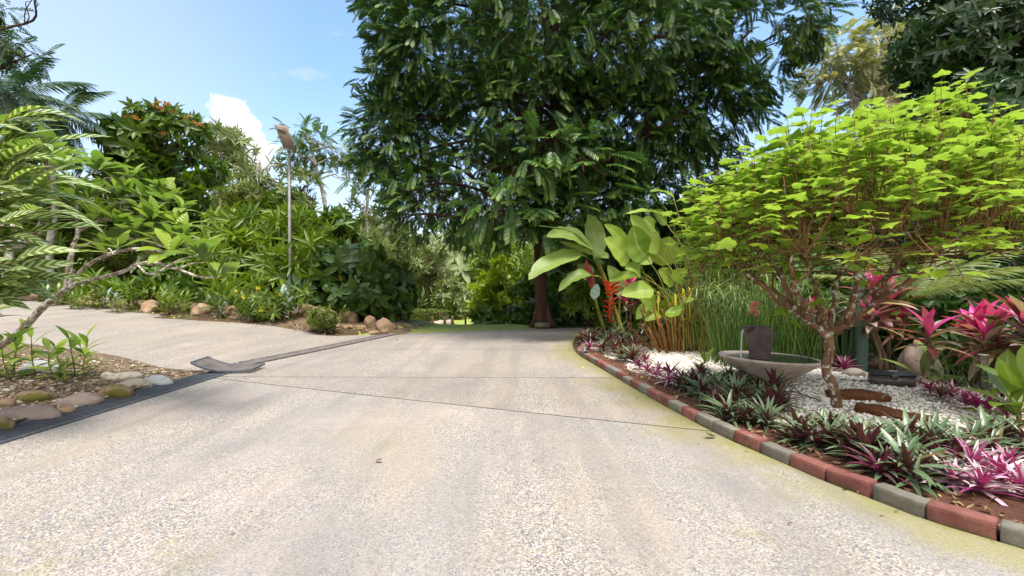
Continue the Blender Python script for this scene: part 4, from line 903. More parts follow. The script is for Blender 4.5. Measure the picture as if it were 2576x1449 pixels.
# ================================================================ PADDLE-LEAVED CLUMPS
def Z2(x, y): return ((2100+x/1.932)/1.59, (750+y/1.932)/1.59)
def paddle(parent, org, pts, wid, mat, nh=(0, -.7, .75), n=12, peak=.4, name='leaf', roll=0, torn=0):
    c = crom(pts, 6); k = np.linspace(0, len(c)-1, n+1); c = np.array([[np.interp(t, np.arange(len(c)), c[:, j]) for j in range(3)] for t in k])
    tg = nrm(np.gradient(c, axis=0)); t = np.linspace(0, 1, n+1); mb = MB(); V, uv = [], []
    prof = np.where(t < peak, .16+.84*np.sin(t/peak*math.pi/2), np.cos((t-peak)/(1-peak)*math.pi/2)**.7)*wid/2; prof[0] = .01
    nh = np.array(nh, float)
    for i in range(n+1):
        x = nrm(np.cross(tg[i], nh)); z = np.cross(x, tg[i])
        for s in (-1, -.55, 0, .55, 1):
            tr = 1-(.3*(rng.random() < torn) if abs(s) == 1 else 0)
            V.append(c[i]+x*s*prof[i]*tr+z*(abs(s)**1.4*.22*prof[i]+.06*prof[i]*math.sin(i*1.7+s*2))); uv.append((t[i], s, 0))
    li = []
    for i in range(n):
        for q in range(4): a = i*5+q; li += [a, a+1, a+6, a+5]
    lf = np.array(uv); lf[:, 2] = rng.random(); mb.add(np.array(V), li, np.full(n*4, 4), lf); return mb.build(name, mat, parent, org)
hb = np.array([2.75, 11.6, .03]); r = thing('heliconia', 'tall banana-like plant with arching leaves and a hanging red lobster claw flower', 'heliconia', hb)
def q3(x, y, Y): px, py = Z2(x, y); return P(px, py, Y)
for pts, w, nh in (([(520, 512, 11.4), (430, 405, 11.2), (300, 330, 11.0), (85, 293, 10.6)], .34, (0, -.2, 1)), ([(530, 480, 11.3), (400, 385, 11.0), (290, 358, 10.8), (163, 380, 10.5)], .50, (.2, -.9, .7)), ([(540, 520, 11.5), (430, 455, 11.4), (262, 415, 11.3)], .36, (0, -.3, -1)),
                   ([(556, 565, 11.6), (545, 420, 11.7), (515, 300, 11.6), (484, 198, 11.4)], .58, (.25, -1, .1)), ([(490, 550, 11.4), (400, 515, 11.1), (220, 575, 10.7), (100, 640, 10.5), (28, 715, 10.4)], .52, (-.1, -.75, .8)), ([(520, 680, 11.2), (450, 668, 11), (340, 720, 10.8), (258, 805, 10.7)], .36, (-.1, -.7, .8)),
                   ([(555, 590, 11.5), (590, 535, 11.3), (650, 545, 11.1)], .34, (.2, -1, .5)), ([(500, 715, 11.5), (455, 650, 11.6), (418, 590, 11.6)], .5, (.2, -1, .3)), ([(735, 840, 11.4), (705, 725, 11.3), (638, 600, 11.2)], .5, (.4, -1, .2))):
    paddle(r, hb, [q3(*a) for a in pts], w, L_hel, nh, torn=.12)
paddle(r, hb, [q3(*a) for a in ((528, 800, 11.2), (495, 670, 11.2), (470, 558, 11.2))], .2, L_maroon, (0, -1, .2), name='young_leaf')
paddle(r, hb, [q3(*a) for a in ((530, 865, 11.1), (545, 805, 11.1), (560, 742, 11.1))], .24, L_blue, (-.4, -1, .2), name='young_leaf')
for pts, rad in (([(612, 1105, 11.6), (560, 930, 11.4), (530, 800, 11.3), (500, 690, 11.3)], [.05, .03, .025]), ([(705, 1125, 11.7), (672, 980, 11.7), (620, 740, 11.6), (548, 565, 11.5)], [.055, .04, .03]), ([(765, 1150, 11.4), (700, 950, 11.5), (640, 760, 11.5), (575, 590, 11.5)], [.055, .04, .03]), ([(735, 1130, 11.5), (728, 960, 11.5), (733, 840, 11.4)], [.04, .02]), ([(640, 800, 11.5), (590, 700, 11.3), (520, 680, 11.2)], [.02, .02])):
    mb = MB(); tube(mb, crom([q3(*a) for a in pts], 5), rad, 8); mb.build('stem', B_green, r, hb)
mb = MB(); ax = crom([q3(655, 745, 11.1), q3(668, 830, 11.0), q3(652, 940, 11.0), q3(655, 1045, 11.0)], 6); tube(mb, ax, [.02, .025, .012], 6); cl_ = longleaf(.34, 5, 1.3, -.25, .3)
for k in range(17):
    p = ax[min(len(ax)-1, int(k/16*(len(ax)-1)))]; s = -1 if k % 2 else 1; L = .30*(1-.45*k/16); d = np.array([s*1.0, -.45, .38-.1*k/16]); mb.inst(cl_, frames([d], [(s*-.2, -.2, 1)]), [p], [L], age=0)
mb.build('flower', L_red, r, hb)
cb = np.array([3.35, 9.3, .03]); r = thing('calathea_clump', 'large clump of broad lime green paddle leaves on orange brown canes', 'paddle plant', cb)
CAL = [([(800, 585), (735, 500), (612, 390)], .58, (.3, -1, .5)), ([(800, 500), (720, 375), (612, 283)], .34, (.3, -1, .4)), ([(935, 540), (870, 450), (835, 290)], .6, (.1, -1, .25)), ([(1020, 515), (930, 370), (812, 208)], .5, (.2, -1, .3)), ([(1058, 605), (1080, 500), (1122, 378)], .66, (-.1, -1, .25)),
       ([(1000, 330), (960, 280), (912, 238)], .3, (0, -1, .5)), ([(1140, 235), (960, 185), (778, 205)], .32, (0, -.35, 1)), ([(1095, 285), (1040, 225), (988, 176)], .3, (.1, -1, .3)), ([(890, 690), (850, 635), (772, 628)], .36, (0, -.8, .7)), ([(880, 675), (780, 685), (648, 727)], .3, (0, -.6, .9)), ([(1155, 745), (1090, 690), (1028, 638)], .42, (.3, -1, .4)),
       ([(995, 795), (880, 800), (742, 832)], .42, (0, -.9, .6)), ([(1010, 930), (950, 882), (885, 858)], .4, (.2, -1, .4)), ([(1112, 1005), (1108, 920), (1112, 828)], .52, (0, -1, .15)), ([(1085, 962), (1150, 965), (1232, 932)], .34, (0, -.7, .7)), ([(1050, 985), (990, 985), (928, 1032)], .26, (0, -.8, .6)), ([(990, 910), (920, 945), (860, 1020)], .26, (0, -.8, .6)), ([(1195, 925), (1240, 880), (1312, 865)], .2, (0, -.7, .7)),
       ([(1145, 75), (1060, 30), (965, 33)], .3, (0, -.4, 1)), ([(1195, 575), (1215, 510), (1232, 445)], .36, (-.4, -1, .2)), ([(1150, 720), (1190, 680), (1255, 635)], .28, (0, -.9, .5)), ([(1330, 480), (1290, 350), (1240, 250)], .42, (.1, -1, .2)), ([(1420, 430), (1430, 330), (1480, 220)], .5, (-.2, -1, .3)), ([(1380, 560), (1420, 500), (1500, 470)], .34, (0, -.8, .6)), ([(860, 600), (900, 560), (985, 590)], .34, (0, -1, .5))]
for i, (pts, w, nh) in enumerate(CAL):
    Y = 9.3+.45*math.sin(i*2.1); pp = [q3(x, y, Y-.12*j) for j, (x, y) in enumerate(pts)]; paddle(r, cb, pp, w, L_cal, nh)
    foot = np.array([cb[0]+rng.normal()*.26, cb[1]+rng.normal()*.16, .03]); mb = MB(); t0 = pp[0]; tube(mb, crom([foot, foot+(t0-foot)*np.array([.12, .12, .4]), foot+(t0-foot)*np.array([.5, .5, .78]), t0], 5), [.016, .012, .009], 6); mb.build('petiole', B_green, r, cb)
for k in range(26):
    foot = np.array([cb[0]+np.clip(rng.normal(), -1.5, 1.5)*.30, cb[1]+np.clip(rng.normal(), -1.5, 1.5)*.16, .0]); h = .55+.5*rng.random(); top = foot+np.array([(foot[0]-cb[0])*1.0+rng.normal()*.06, rng.normal()*.08, h]); mb = MB(); tube(mb, wig(foot, top, .03, 4), [.032, .022, .014], 7); mb.build('cane', B_stem, r, cb)
for x, y in ((1030, 850), (1222, 830), (1272, 820), (1162, 870)):
    mb = MB(); p = q3(x, y, 9.0)
    for k in range(9): s = 1 if k % 2 else -1; mb.inst(hexleaf(.5, .5, .2), frames([(s*.5, -.3, .8)], [(0, -1, .2)]), [p+(0, 0, -.12+k*.026)], [.055])
    tube(mb, [p+(0, 0, -.5), p+(0, 0, .12)], [.012, .008], 5); mb.build('flower_spike', L_yellow, r, cb)

# ================================================================ ROSETTES
def rosette(n, L, T, e0=80, e1=8, h=.06, jit=9, mb=None, c=(0, 0, 0), lean=(0, 0), age=None):
    mb = mb or MB(); t = np.linspace(0, 1, n); az = np.arange(n)*2.39996+rng.normal(size=n)*.25; el = R(1)*(e0+(e1-e0)*t**.9+rng.normal(size=n)*jit)
    d = np.stack([np.cos(az)*np.cos(el)+lean[0], np.sin(az)*np.cos(el)+lean[1], np.sin(el)], -1); nn = np.stack([-np.cos(az)*np.sin(el), -np.sin(az)*np.sin(el), np.cos(el)], -1)
    loc = np.asarray(c)+np.stack([0*t, 0*t, h*(1-t)], -1); sz = L*(.6+.4*np.minimum(1, t*3))*(1+.22*(rng.random(n)-.5)); mb.inst(T, frames(d, nn+.12*rv(n)), loc, sz, age=(1-t) if age is None else age); return mb
TM = longleaf(.155, 6, .45, .30, .3, .55); TM2 = longleaf(.14, 6, .5, .5, .3, .55)
RO = {}
for kind, mats, nv in (('green', [L_rho], 4), ('olive', [L_rho2], 2), ('pink', [L_pink], 3), ('magenta', [L_mag], 2)):
    RO[kind] = []
    for v in range(nv):
        mb = rosette(26 if kind != 'magenta' else 18, .34, TM2 if v % 2 else TM, 84, 6, .09, 10)
        if kind == 'green':   # offsets round the foot
            for a in (0.6, 2.9, 5.1): rosette(11, .24, TM, 75, 5, .04, 10, mb, (math.cos(a)*.09, math.sin(a)*.09, -.01))
        RO[kind].append(mb.mesh('rosette', mats))
W_ = {'green': 'green spiky rosette', 'olive': 'bronze olive rosette', 'pink': 'pink and white striped rosette', 'magenta': 'dark purple rosette'}
cnt = {}
def ros(kind, pts, where, scale=1.0, group=None):
    for px, py in sorted(pts, key=lambda q: -q[1]):
        p = GP(px, py); o = bpy.data.objects.new('rosette_plant', RO[kind][rng.integers(0, len(RO[kind]))]); COL.objects.link(o); o.location = (p[0], p[1], max(p[2], float(gz(p[0], p[1])) if kx(p[1]) < p[0] < bedr(p[1]) else p[2])+.035)
        s = scale*rng.uniform(.82, 1.15); o.scale = (s, s, s*rng.uniform(.85, 1.1)); o.rotation_euler = (rng.normal()*.13, rng.normal()*.13, rng.random()*6.28); key = (kind, where); i = cnt.get(key, 0); cnt[key] = i+1
        tag(o, f"{W_[kind]} {where}, {ordw(i)} from the front", 'rosette plant', group or 'rosette plants along the kerb')
ros('green', [(1745, 985), (1790, 975), (1835, 968), (1880, 965), (1925, 970), (1770, 1010), (1815, 1005), (1860, 1000), (1905, 1000), (1950, 1005), (1800, 1040), (1845, 1040), (1890, 1040), (1935, 1045), (1830, 1068), (1880, 1078), (1925, 1085), (1720, 990), (1760, 960), (1965, 1035), (1855, 1020), (1910, 1022)], 'in the thick clump before the fountain', .86)
ros('magenta', [(1770, 992), (1870, 960), (1900, 1055), (1805, 1022)], 'in the thick clump before the fountain', .66)
ros('green', [(2010, 1125), (2055, 1118), (2090, 1125), (2030, 1140), (2085, 1148), (2070, 1132)], 'around the black spotlight', .80)
ros('magenta', [(2062, 1150), (2035, 1112), (2105, 1122)], 'around the black spotlight', .62)
ros('green', [(2160, 1172), (2200, 1160), (2245, 1165), (2290, 1165), (2180, 1185), (2240, 1192), (2300, 1195), (2350, 1180), (2225, 1215), (2285, 1225), (2340, 1228), (2400, 1190), (2440, 1165), (2490, 1155), (2540, 1150), (2575, 1170), (2500, 1190), (2150, 1155), (2325, 1160)], 'in the long near clump', .90)
ros('magenta', [(2210, 1222), (2330, 1175)], 'in the long near clump', .68)
ros('pink', [(2395, 1245), (2450, 1225), (2470, 1270), (2520, 1245), (2560, 1272), (2545, 1215), (2430, 1200)], 'at the near end of the kerb', .70)
ros('olive', [(1530, 880), (1555, 888), (1580, 895), (1545, 900), (1575, 908), (1600, 905), (1520, 893), (1590, 918), (1560, 915), (1565, 880), (1600, 890)], 'beside the far bricks', .92)
ros('magenta', [(1625, 925), (1655, 945), (1690, 960), (1610, 935), (1480, 870)], 'by the far bricks', .8)
ros('pink', [(1650, 960), (1680, 980), (1630, 945), (1480, 885), (1508, 886), (1700, 968), (1545, 872)], 'along the far half of the kerb', .62)
ros('green', [(1472, 862), (1500, 858), (1525, 862), (1555, 858), (1580, 868), (1610, 862), (1640, 868), (1660, 876), (1490, 872), (1540, 868), (1600, 876), (1680, 872)], 'in the far row', 1.05)
ros('olive', [(1465, 868), (1515, 850), (1560, 848), (1620, 856)], 'in the far row', 1.0)
ros('pink', [(2340, 1000), (2395, 1015), (2370, 992), (2430, 1035), (2490, 1052), (2455, 1040), (2530, 1065)], 'at the back of the gravel', .72)
ros('pink', [(2140, 935), (2100, 930), (2122, 940), (2155, 942)], 'between cactus and bowl', .8)
ros('green', [(2400, 985), (2440, 1000), (2490, 1010), (2540, 1030), (2470, 975), (2520, 985)], 'behind the back pink row', .85)
ros('olive', [(2365, 1015), (2060, 905)], 'at the back of the gravel', .6)

# ================================================================ CORDYLINES
TC = longleaf(.22, 6, .35, .38, .42, .25); TCN = longleaf(.13, 6, .4, .45, .4, .25)
def cordyline(lab, base, heads, tmpl, n=30, L=.5, canes=True):
    r = thing('cordyline', lab, 'cordyline', base, 'pink cordylines')
    for hx, hy, hz, s in heads:
        h = np.array([hx, hy, hz]); f = np.array([base[0]+(hx-base[0])*.3, base[1]+(hy-base[1])*.3, base[2]-.05]); mb = MB(); tube(mb, wig(f, h, .03, 5), [.026*s+.008, .02*s+.005], 7, rough=.08); mb.build('stem', B_cane, r, base)
        mb = rosette(int(n*s**.3), L*s, tmpl, 88, -8, .30*s, 12, None, h-np.array([0, 0, .2*s])); mb.build('leaves', L_cord, r, base)
    return r
def PY(px, py, Y): return tuple(P(px, py, Y))
c1 = at(2222, 7.3); cordyline('tall cordyline with hot pink top behind the black case', c1, [(*PY(2205, 745, 7.2), 1.0), (*PY(2245, 770, 7.5), .95), (*PY(2190, 800, 7.0), .7), (*PY(2265, 820, 7.2), .65)], TC, 30, .62)
c2 = at(2300, 6.2); cordyline('single slender cordyline leaning on a bare curved stem beside the black case', c2, [(*PY(2338, 845, 6.2), .82)], TC, 24, .62)
c3 = at(2480, 6.3); cordyline('broad pink and bronze cordyline next to the large boulder', c3, [(*PY(2455, 840, 6.3), 1.0), (*PY(2505, 835, 6.1), 1.0), (*PY(2480, 865, 5.9), .7)], TC, 26, .60)
c4 = at(2590, 5.7); cordyline('cordyline with long red and cream leaves at the picture edge', c4, [(*PY(2590, 835, 5.6), 1.0), (*PY(2620, 870, 5.5), .9)], TC, 28, .62)
c5 = at(1592, 11.0); cordyline('small cordyline glowing pink behind the hanging red flower', c5, [(*PY(1588, 725, 10.6), .8), (*PY(1612, 752, 10.6), .7), (*PY(1575, 765, 10.6), .55)], TC, 22, .55)
c6 = at(2050, 8.0); cordyline('half hidden reddish cordyline behind the reeds and shrub trunk', c6, [(*PY(2042, 790, 7.9), .8), (*PY(2075, 815, 7.7), .7)], TC, 20, .5)

# ================================================================ CACTUS, REEDS, CYCAD
m_cact = leafmat('cactus_skin', [(.035, .075, .03), (.05, .10, .04)], .05, .55); m_cactb = leafmat('cactus_blue', [(.13, .26, .24), (.19, .33, .29)], .05, .55)
def column(lab, base, hs, mat, rad=.06, segs=5):
    r = thing('cactus', lab, 'cactus', base)
    for dxx, dyy, h in hs:
        mb = MB(); n = 26; V = []; m = 10
        for i in range(n):
            z = h*i/(n-1); rr = rad*(1 if z < h-rad else math.sqrt(max(.02, 1-((z-h+rad)/rad)**2)))
            for k in range(m): a = k/m*6.283; q = rr*(1.18 if k % 2 == 0 else .68)*(1+.06*math.sin(i*2.2)); V.append((dxx+math.cos(a)*q+dxx*.3*z, dyy+math.sin(a)*q, z))
        i, j = np.meshgrid(np.arange(n-1), np.arange(m), indexing='ij'); a_, b_ = i*m+j, i*m+(j+1) % m
        lf = np.zeros((n*m, 3)); lf[:, 2] = rng.random(); mb.add(np.array(V), np.concatenate([np.stack([a_, b_, b_+m, a_+m], -1).ravel(), np.arange(m)+(n-1)*m]), np.concatenate([np.full((n-1)*m, 4), [m]]), lf); mb.build('column', mat, r)
    return r
column('group of dark green ribbed cactus columns at the back of the gravel', at(2122, 7.5), [(0, 0, .95), (.13, .05, .85), (-.12, .03, .7), (.05, .14, 1.05)], m_cact)
column('tall bluish green cactus showing behind the shrub branches', at(2158, 7.9), [(0, 0, 1.75), (.1, .05, 1.35)], m_cactb, .085)
r = thing('reed_clump', 'dense clump of upright dark green reeds behind the fountain', 'reeds', (4.25, 7.9, 0)); mb = MB(); tf = MB()
for k in range(560):
    x = rng.uniform(3.45, 5.3); y = rng.uniform(7.25, 8.6); h = rng.uniform(.85, 1.55)*(1-.25*abs(x-4.3)); b = np.array([x, y, float(g(x, y))-.03]); e = b+np.array([rng.normal()*.14, rng.normal()*.1, h]); tube(mb, wig(b, e, .012, 4), [.0085, .007, .003], 4, rnd=rng.random())
mb.build('reed_stems', L_reed, r, (4.25, 7.9, 0))
def papyrus(lab, x0, x1, y0, y1, n, h0, h1, seed):
    c = np.array([(x0+x1)/2, (y0+y1)/2, 0.]); r = thing('umbrella_sedge', lab, 'sedge', c); mb = MB(); tf = MB(); T = longleaf(.055, 4, .3, .45, .4, .4)
    for k in range(n):
        x, y = rng.uniform(x0, x1), rng.uniform(y0, y1); b = np.array([x, y, float(g(x, y))-.03]); e = b+np.array([rng.normal()*.2, rng.normal()*.15, rng.uniform(h0, h1)]); tube(mb, wig(b, e, .03, 4), [.008, .006, .004], 4); rosette(16, rng.uniform(.26, .4), T, 40, -15, .02, 14, tf, e, age=0)
    mb.build('stems', B_green, r, c); tf.build('tufts', L_pap, r, c); return r
papyrus('feathery pale green umbrella sedge behind the paddle leaf clump', 3.7, 5.0, 9.0, 10.4, 75, 1.0, 2.2, 1); papyrus('shorter umbrella sedge crowding round the reeds by the fountain', 3.6, 4.6, 8.3, 9.0, 34, .7, 1.35, 2); papyrus('tall umbrella sedge standing in shade behind the lime shrub', 5.0, 7.0, 9.0, 10.6, 60, 1.1, 2.2, 3)
TCY = [pinnate(1, 46, .25, .05, .30+.08*i, .25, longleaf(.06, 3, .2, .35, .4, .4)) for i in range(3)]
yb = at(2300, 7.7); r = thing('cycad', 'pale green cycad palm with arching comb-like fronds behind the pink cordylines', 'cycad', yb); mb = MB(); tube(mb, [(0, 0, -.1), (0, 0, .35), (.02, 0, .72)], [.16, .17, .12], 10, rough=.1); mb.build('trunk', B_cane, r)
hd = P(2290, 745, 7.6)-yb
for k, (a, el, L) in enumerate([(-.12, 42, 1.65), (-.5, 35, 1.5), (.5, 45, 1.6), (1.3, 50, 1.4), (2.2, 48, 1.5), (3.0, 35, 1.5), (3.6, 32, 1.4), (4.4, 30, 1.3), (5.1, 40, 1.35), (-.9, 25, 1.4), (2.7, 62, 1.3), (.2, 66, 1.4)]):
    d = np.array([math.cos(a)*math.cos(R(el)), math.sin(a)*math.cos(R(el)), math.sin(R(el))]); nn = np.array([-math.cos(a)*math.sin(R(el)), -math.sin(a)*math.sin(R(el)), math.cos(R(el))]); mb = MB(); mb.inst(TCY[k % 3], frames([d], [nn]), [hd], [L]); mb.build('frond', L_cyc, r)

# ================================================================ PLUMERIA, VARIEGATED GINGER (LEFT EDGE)
pbse = np.array([-6.6, 5.4, .08]); r = thing('plumeria', 'gnarled plumeria tree with pale lichened branches and bright paddle leaves by the drain', 'plumeria', pbse); mt = MB(); lv = MB()
BR = [([(-140, 960, 4.55), (-50, 900, 4.5), (40, 842, 4.4), (110, 772, 4.3), (182, 716, 4.25)], [.075, .06, .045]), ([(150, 740, 4.28), (215, 672, 4.2), (280, 638, 4.1), (360, 625, 4.0), (430, 640, 3.95)], [.035, .026, .018]),
      ([(182, 716, 4.25), (300, 686, 4.15), (345, 666, 4.05), (385, 660, 4.0), (440, 675, 3.95), (505, 697, 3.9), (548, 695, 3.88)], [.034, .024, .014]), ([(165, 720, 4.3), (178, 640, 4.4), (200, 620, 4.4), (280, 603, 4.4), (350, 602, 4.35), (425, 625, 4.3), (520, 648, 4.25)], [.034, .024, .014]),
      ([(-80, 660, 4.4), (0, 620, 4.4), (55, 618, 4.4), (85, 585, 4.4), (105, 558, 4.4)], [.05, .045, .032]), ([(175, 700, 4.3), (182, 625, 4.35), (195, 585, 4.4), (190, 500, 4.5), (185, 468, 4.5), (150, 425, 4.5)], [.036, .03, .018]), ([(195, 585, 4.4), (265, 550, 4.5), (325, 572, 4.5), (370, 595, 4.45), (420, 620, 4.4)], [.022, .014]),
      ([(190, 490, 4.5), (210, 452, 4.4), (245, 426, 4.3)], [.02, .014]), ([(200, 575, 4.4), (280, 515, 4.7), (360, 505, 4.8), (420, 512, 4.85)], [.022, .014]), ([(325, 572, 4.5), (390, 560, 4.4), (455, 572, 4.35)], [.016, .011]), ([(105, 558, 4.4), (60, 480, 4.3), (20, 420, 4.2), (-20, 330, 4.1)], [.03, .016]), ([(60, 480, 4.3), (110, 440, 4.0), (120, 390, 3.9)], [.018, .012]), ([(55, 618, 4.4), (20, 540, 4.8), (0, 460, 5)], [.03, .014]),
      ([(345, 666, 4.05), (380, 690, 3.8), (450, 655, 3.7), (500, 640, 3.65)], [.016, .011]), ([(-50, 900, 4.5), (-100, 800, 4.6), (-80, 660, 4.4)], [.06, .05])]
TPL = [longleaf(.33, 7, .14, .30+.15*i, .58, .02) for i in range(3)]
TIPX = []
tips = [(548, 695, 3.88), (520, 648, 4.25), (430, 640, 3.95), (420, 620, 4.4), (150, 425, 4.5), (245, 426, 4.3), (420, 512, 4.85), (455, 572, 4.35), (-20, 330, 4.1), (120, 390, 3.9), (0, 460, 5), (500, 640, 3.65), (300, 500, 4.75), (20, 400, 4.2), (360, 505, 4.8), (70, 470, 4.3), (350, 600, 4.35), (40, 560, 4.2), (10, 560, 4.0), (60, 390, 4.0), (-40, 480, 3.9), (230, 560, 4.3), (300, 570, 4.3), (270, 640, 4.2), (170, 520, 4.4), (380, 560, 4.4), (220, 500, 4.5), (90, 520, 4.2), (450, 610, 4.2)]
for pts, rad in BR:
    q = crom([P(a_[0], a_[1], a_[2]*1.2) for a_ in pts], 6); tube(mt, q, np.array(rad)*.66, 8, rough=.07)
    for k in range(1):
        j_ = int(len(q)*(.35+.3*rng.random())); e = q[j_]+np.array([.22+.2*rng.random(), rng.normal()*.18, .02+.2*rng.random()]); tw_ = wig(q[j_], e, .07, 4); tube(mt, tw_, [rad[-1]*.5, .006], 6, rough=.07); TIPX.append(e)
for i, t in enumerate(tips+TIPX):
    p = P(t[0], t[1], t[2]*1.2) if i < len(tips) else t; n = 10 if i < len(tips) else 6; az = np.arange(n)*2.4+i; el = R(38)+rng.normal(size=n)*.38; ax = nrm(np.array([.55, -.25, .75])); d = np.stack([np.cos(az)*np.cos(el), np.sin(az)*np.cos(el), np.sin(el)], -1)+ax*.35; nn = np.array([0, 0, 1.])+.3*rv(n)-.4*np.stack([np.cos(az), np.sin(az), 0*az], -1)
    lv.inst(TPL[i % 3], frames(d, nn), p+rng.normal(size=(n, 3))*.012, (.33 if i < len(tips) else .27)*(1+.35*(rng.random(n)-.5)), rnd=rng.random(n)*.8)
mt.build('trunk', B_plum, r, pbse); lv.build('crown', L_plum, r, pbse)
gb = np.array([-5.1, 3.95, .06]); r = thing('variegated_ginger', 'shell ginger with cream striped leaves leaning in at the picture edge', 'ginger plant', gb); TG = [longleaf(.21, 9, .22, .30+.22*i, .42, .12) for i in range(3)]
for i, (px, py, Y) in enumerate([(70, 300, 3.25), (120, 350, 3.2), (95, 430, 3.05), (130, 520, 2.95), (120, 640, 2.9), (70, 700, 2.95), (10, 360, 3.2), (-20, 480, 3.0), (30, 560, 2.9), (-60, 600, 3.0), (-90, 380, 3.2), (-40, 720, 2.9), (100, 270, 3.2), (60, 400, 3.1), (140, 450, 3.0), (20, 500, 2.95), (80, 580, 2.95), (30, 680, 2.9), (-10, 620, 3.0), (20, 290, 3.2), (-30, 420, 3.1)]):
    e = P(px, py, Y*1.28); f = gb+np.array([-.25+rng.normal()*.15, rng.normal()*.2, 0]); st = crom([f, f+(e-f)*np.array([.15, .2, .5]), f+(e-f)*np.array([.55, .6, .85]), e], 6); mb = MB(); tube(mb, st, [.012, .009, .004], 6); mb.build('stem', B_green, r, gb)
    tg = nrm(np.gradient(st, axis=0)); mb = MB()
    for k in range(9):
        j = int((.35+.63*k/8)*(len(st)-1)); s = 1 if k % 2 else -1; side = nrm(np.cross(tg[j], (0, 0, 1.))+.3*rng.normal(size=3)); d = tg[j]*.75+side*s*.45+np.array([.40, -.05, .28]); mb.inst(TG[(i+k) % 3], frames([d], [np.array([-.3, -.5, .8])+.3*rng.normal(size=3)]), [st[j]], [.64*(1+.3*(rng.random()-.5))*(1-.2*k/8)], rnd=[rng.random()])
    mb.build('leaves', L_ging, r, gb)

# ================================================================ LOW PLANTS OF THE LEFT BEDS
TB = [longleaf(.28, 5, .2, .3+.2*i, .45, .08) for i in range(2)]; TBL = longleaf(.36, 6, .15, .35, .5, .06)
def leafystem(stems, h, L, T, spread=.06, nl=7, bare=.25):
    st, lv = MB(), MB()
    for k in range(stems):
        b = np.array([rng.normal()*spread, rng.normal()*spread, -.03]); hh = h*rng.uniform(.6, 1.1); e = b+np.array([rng.normal()*h*.18, rng.normal()*h*.18, hh]); p = wig(b, e, .03, 4); tube(st, p, [.009, .005], 5)
        n = nl; t = bare+(1-bare)*np.linspace(0, 1, n); q = p[np.minimum(len(p)-1, (t*(len(p)-1)).astype(int))]; az = np.arange(n)*2.4+rng.random()*6; el = R(20)+R(50)*np.linspace(0, 1, n)**2
        d = np.stack([np.cos(az)*np.cos(el), np.sin(az)*np.cos(el), np.sin(el)], -1); nn = np.stack([-np.cos(az)*np.sin(el), -np.sin(az)*np.sin(el), np.cos(el)], -1); tt = T[k % len(T)] if isinstance(T, list) else T; lv.inst(tt, frames(d, nn+.2*rv(n)), q, L*rng.uniform(.7, 1.15, n))
    return st, lv
LOW = []
for v in range(4):
    st, lv = leafystem(4+v % 2, .50, .25, TB, .055, 6, .3); LOW.append((st.mesh('stems', B_green), lv.mesh('leaves', L_bord)))
def low(lab, loc, v, s, group, name='border_plant', cat='plant', leaf=None):
    r = thing(name, lab, cat, loc, group, rng.random()*6.28); r.scale = (s, s, s)
    for nm, me in zip(('stems', 'leaves'), LOW[v]):
        o = bpy.data.objects.new(nm, me); COL.objects.link(o); o.parent = r
        if leaf and nm == 'leaves': o.material_slots[0].link = 'OBJECT'; o.material_slots[0].material = leaf
    return r
st, lv = leafystem(5, .62, .30, TBL, .12, 8, .25); p = GP(205, 950); r = thing('bed_plant', 'leafy bright green plant growing alone in the stony bed by the drain', 'plant', p); st.build('stems', B_green, r); lv.build('leaves', L_plum, r)
st, lv = leafystem(6, .70, .30, TBL, .14, 8, .2); p = GP(35, 955); r = thing('bed_plant', 'leafy green plant under the striped ginger leaves in the stony bed', 'plant', p); st.build('stems', B_green, r); lv.build('leaves', L_plum, r)
st, lv = leafystem(4, .30, .16, TB, .12, 6, .1); p = GP(165, 965); r = thing('bed_plant', 'low seedling tuft in front of the lone bed plant', 'plant', p); st.build('stems', B_green, r); lv.build('leaves', L_bord, r)
n = 46
for i in range(n):
    px = 85+(735-85)*i/(n-1)+rng.normal()*6; py = np.interp(px, [0, 300, 520, 640, 700, 780], [770, 792, 806, 820, 818, 812])-3-rng.random()*16; p = GP(px, py); p[1] += .05
    near_ = min(abs(px-q) for q in (505, 585, 380, 768))
    if near_ < 26: p[1] += .55
    low(f"small upright green plant in the border, {ordw(i)} from the far bend", p, rng.integers(0, 4), rng.uniform(.75, 1.35)*(1.25 if rng.random() < .15 else 1), 'small plants along the border', leaf=(L_blue if rng.random() < .12 else None))
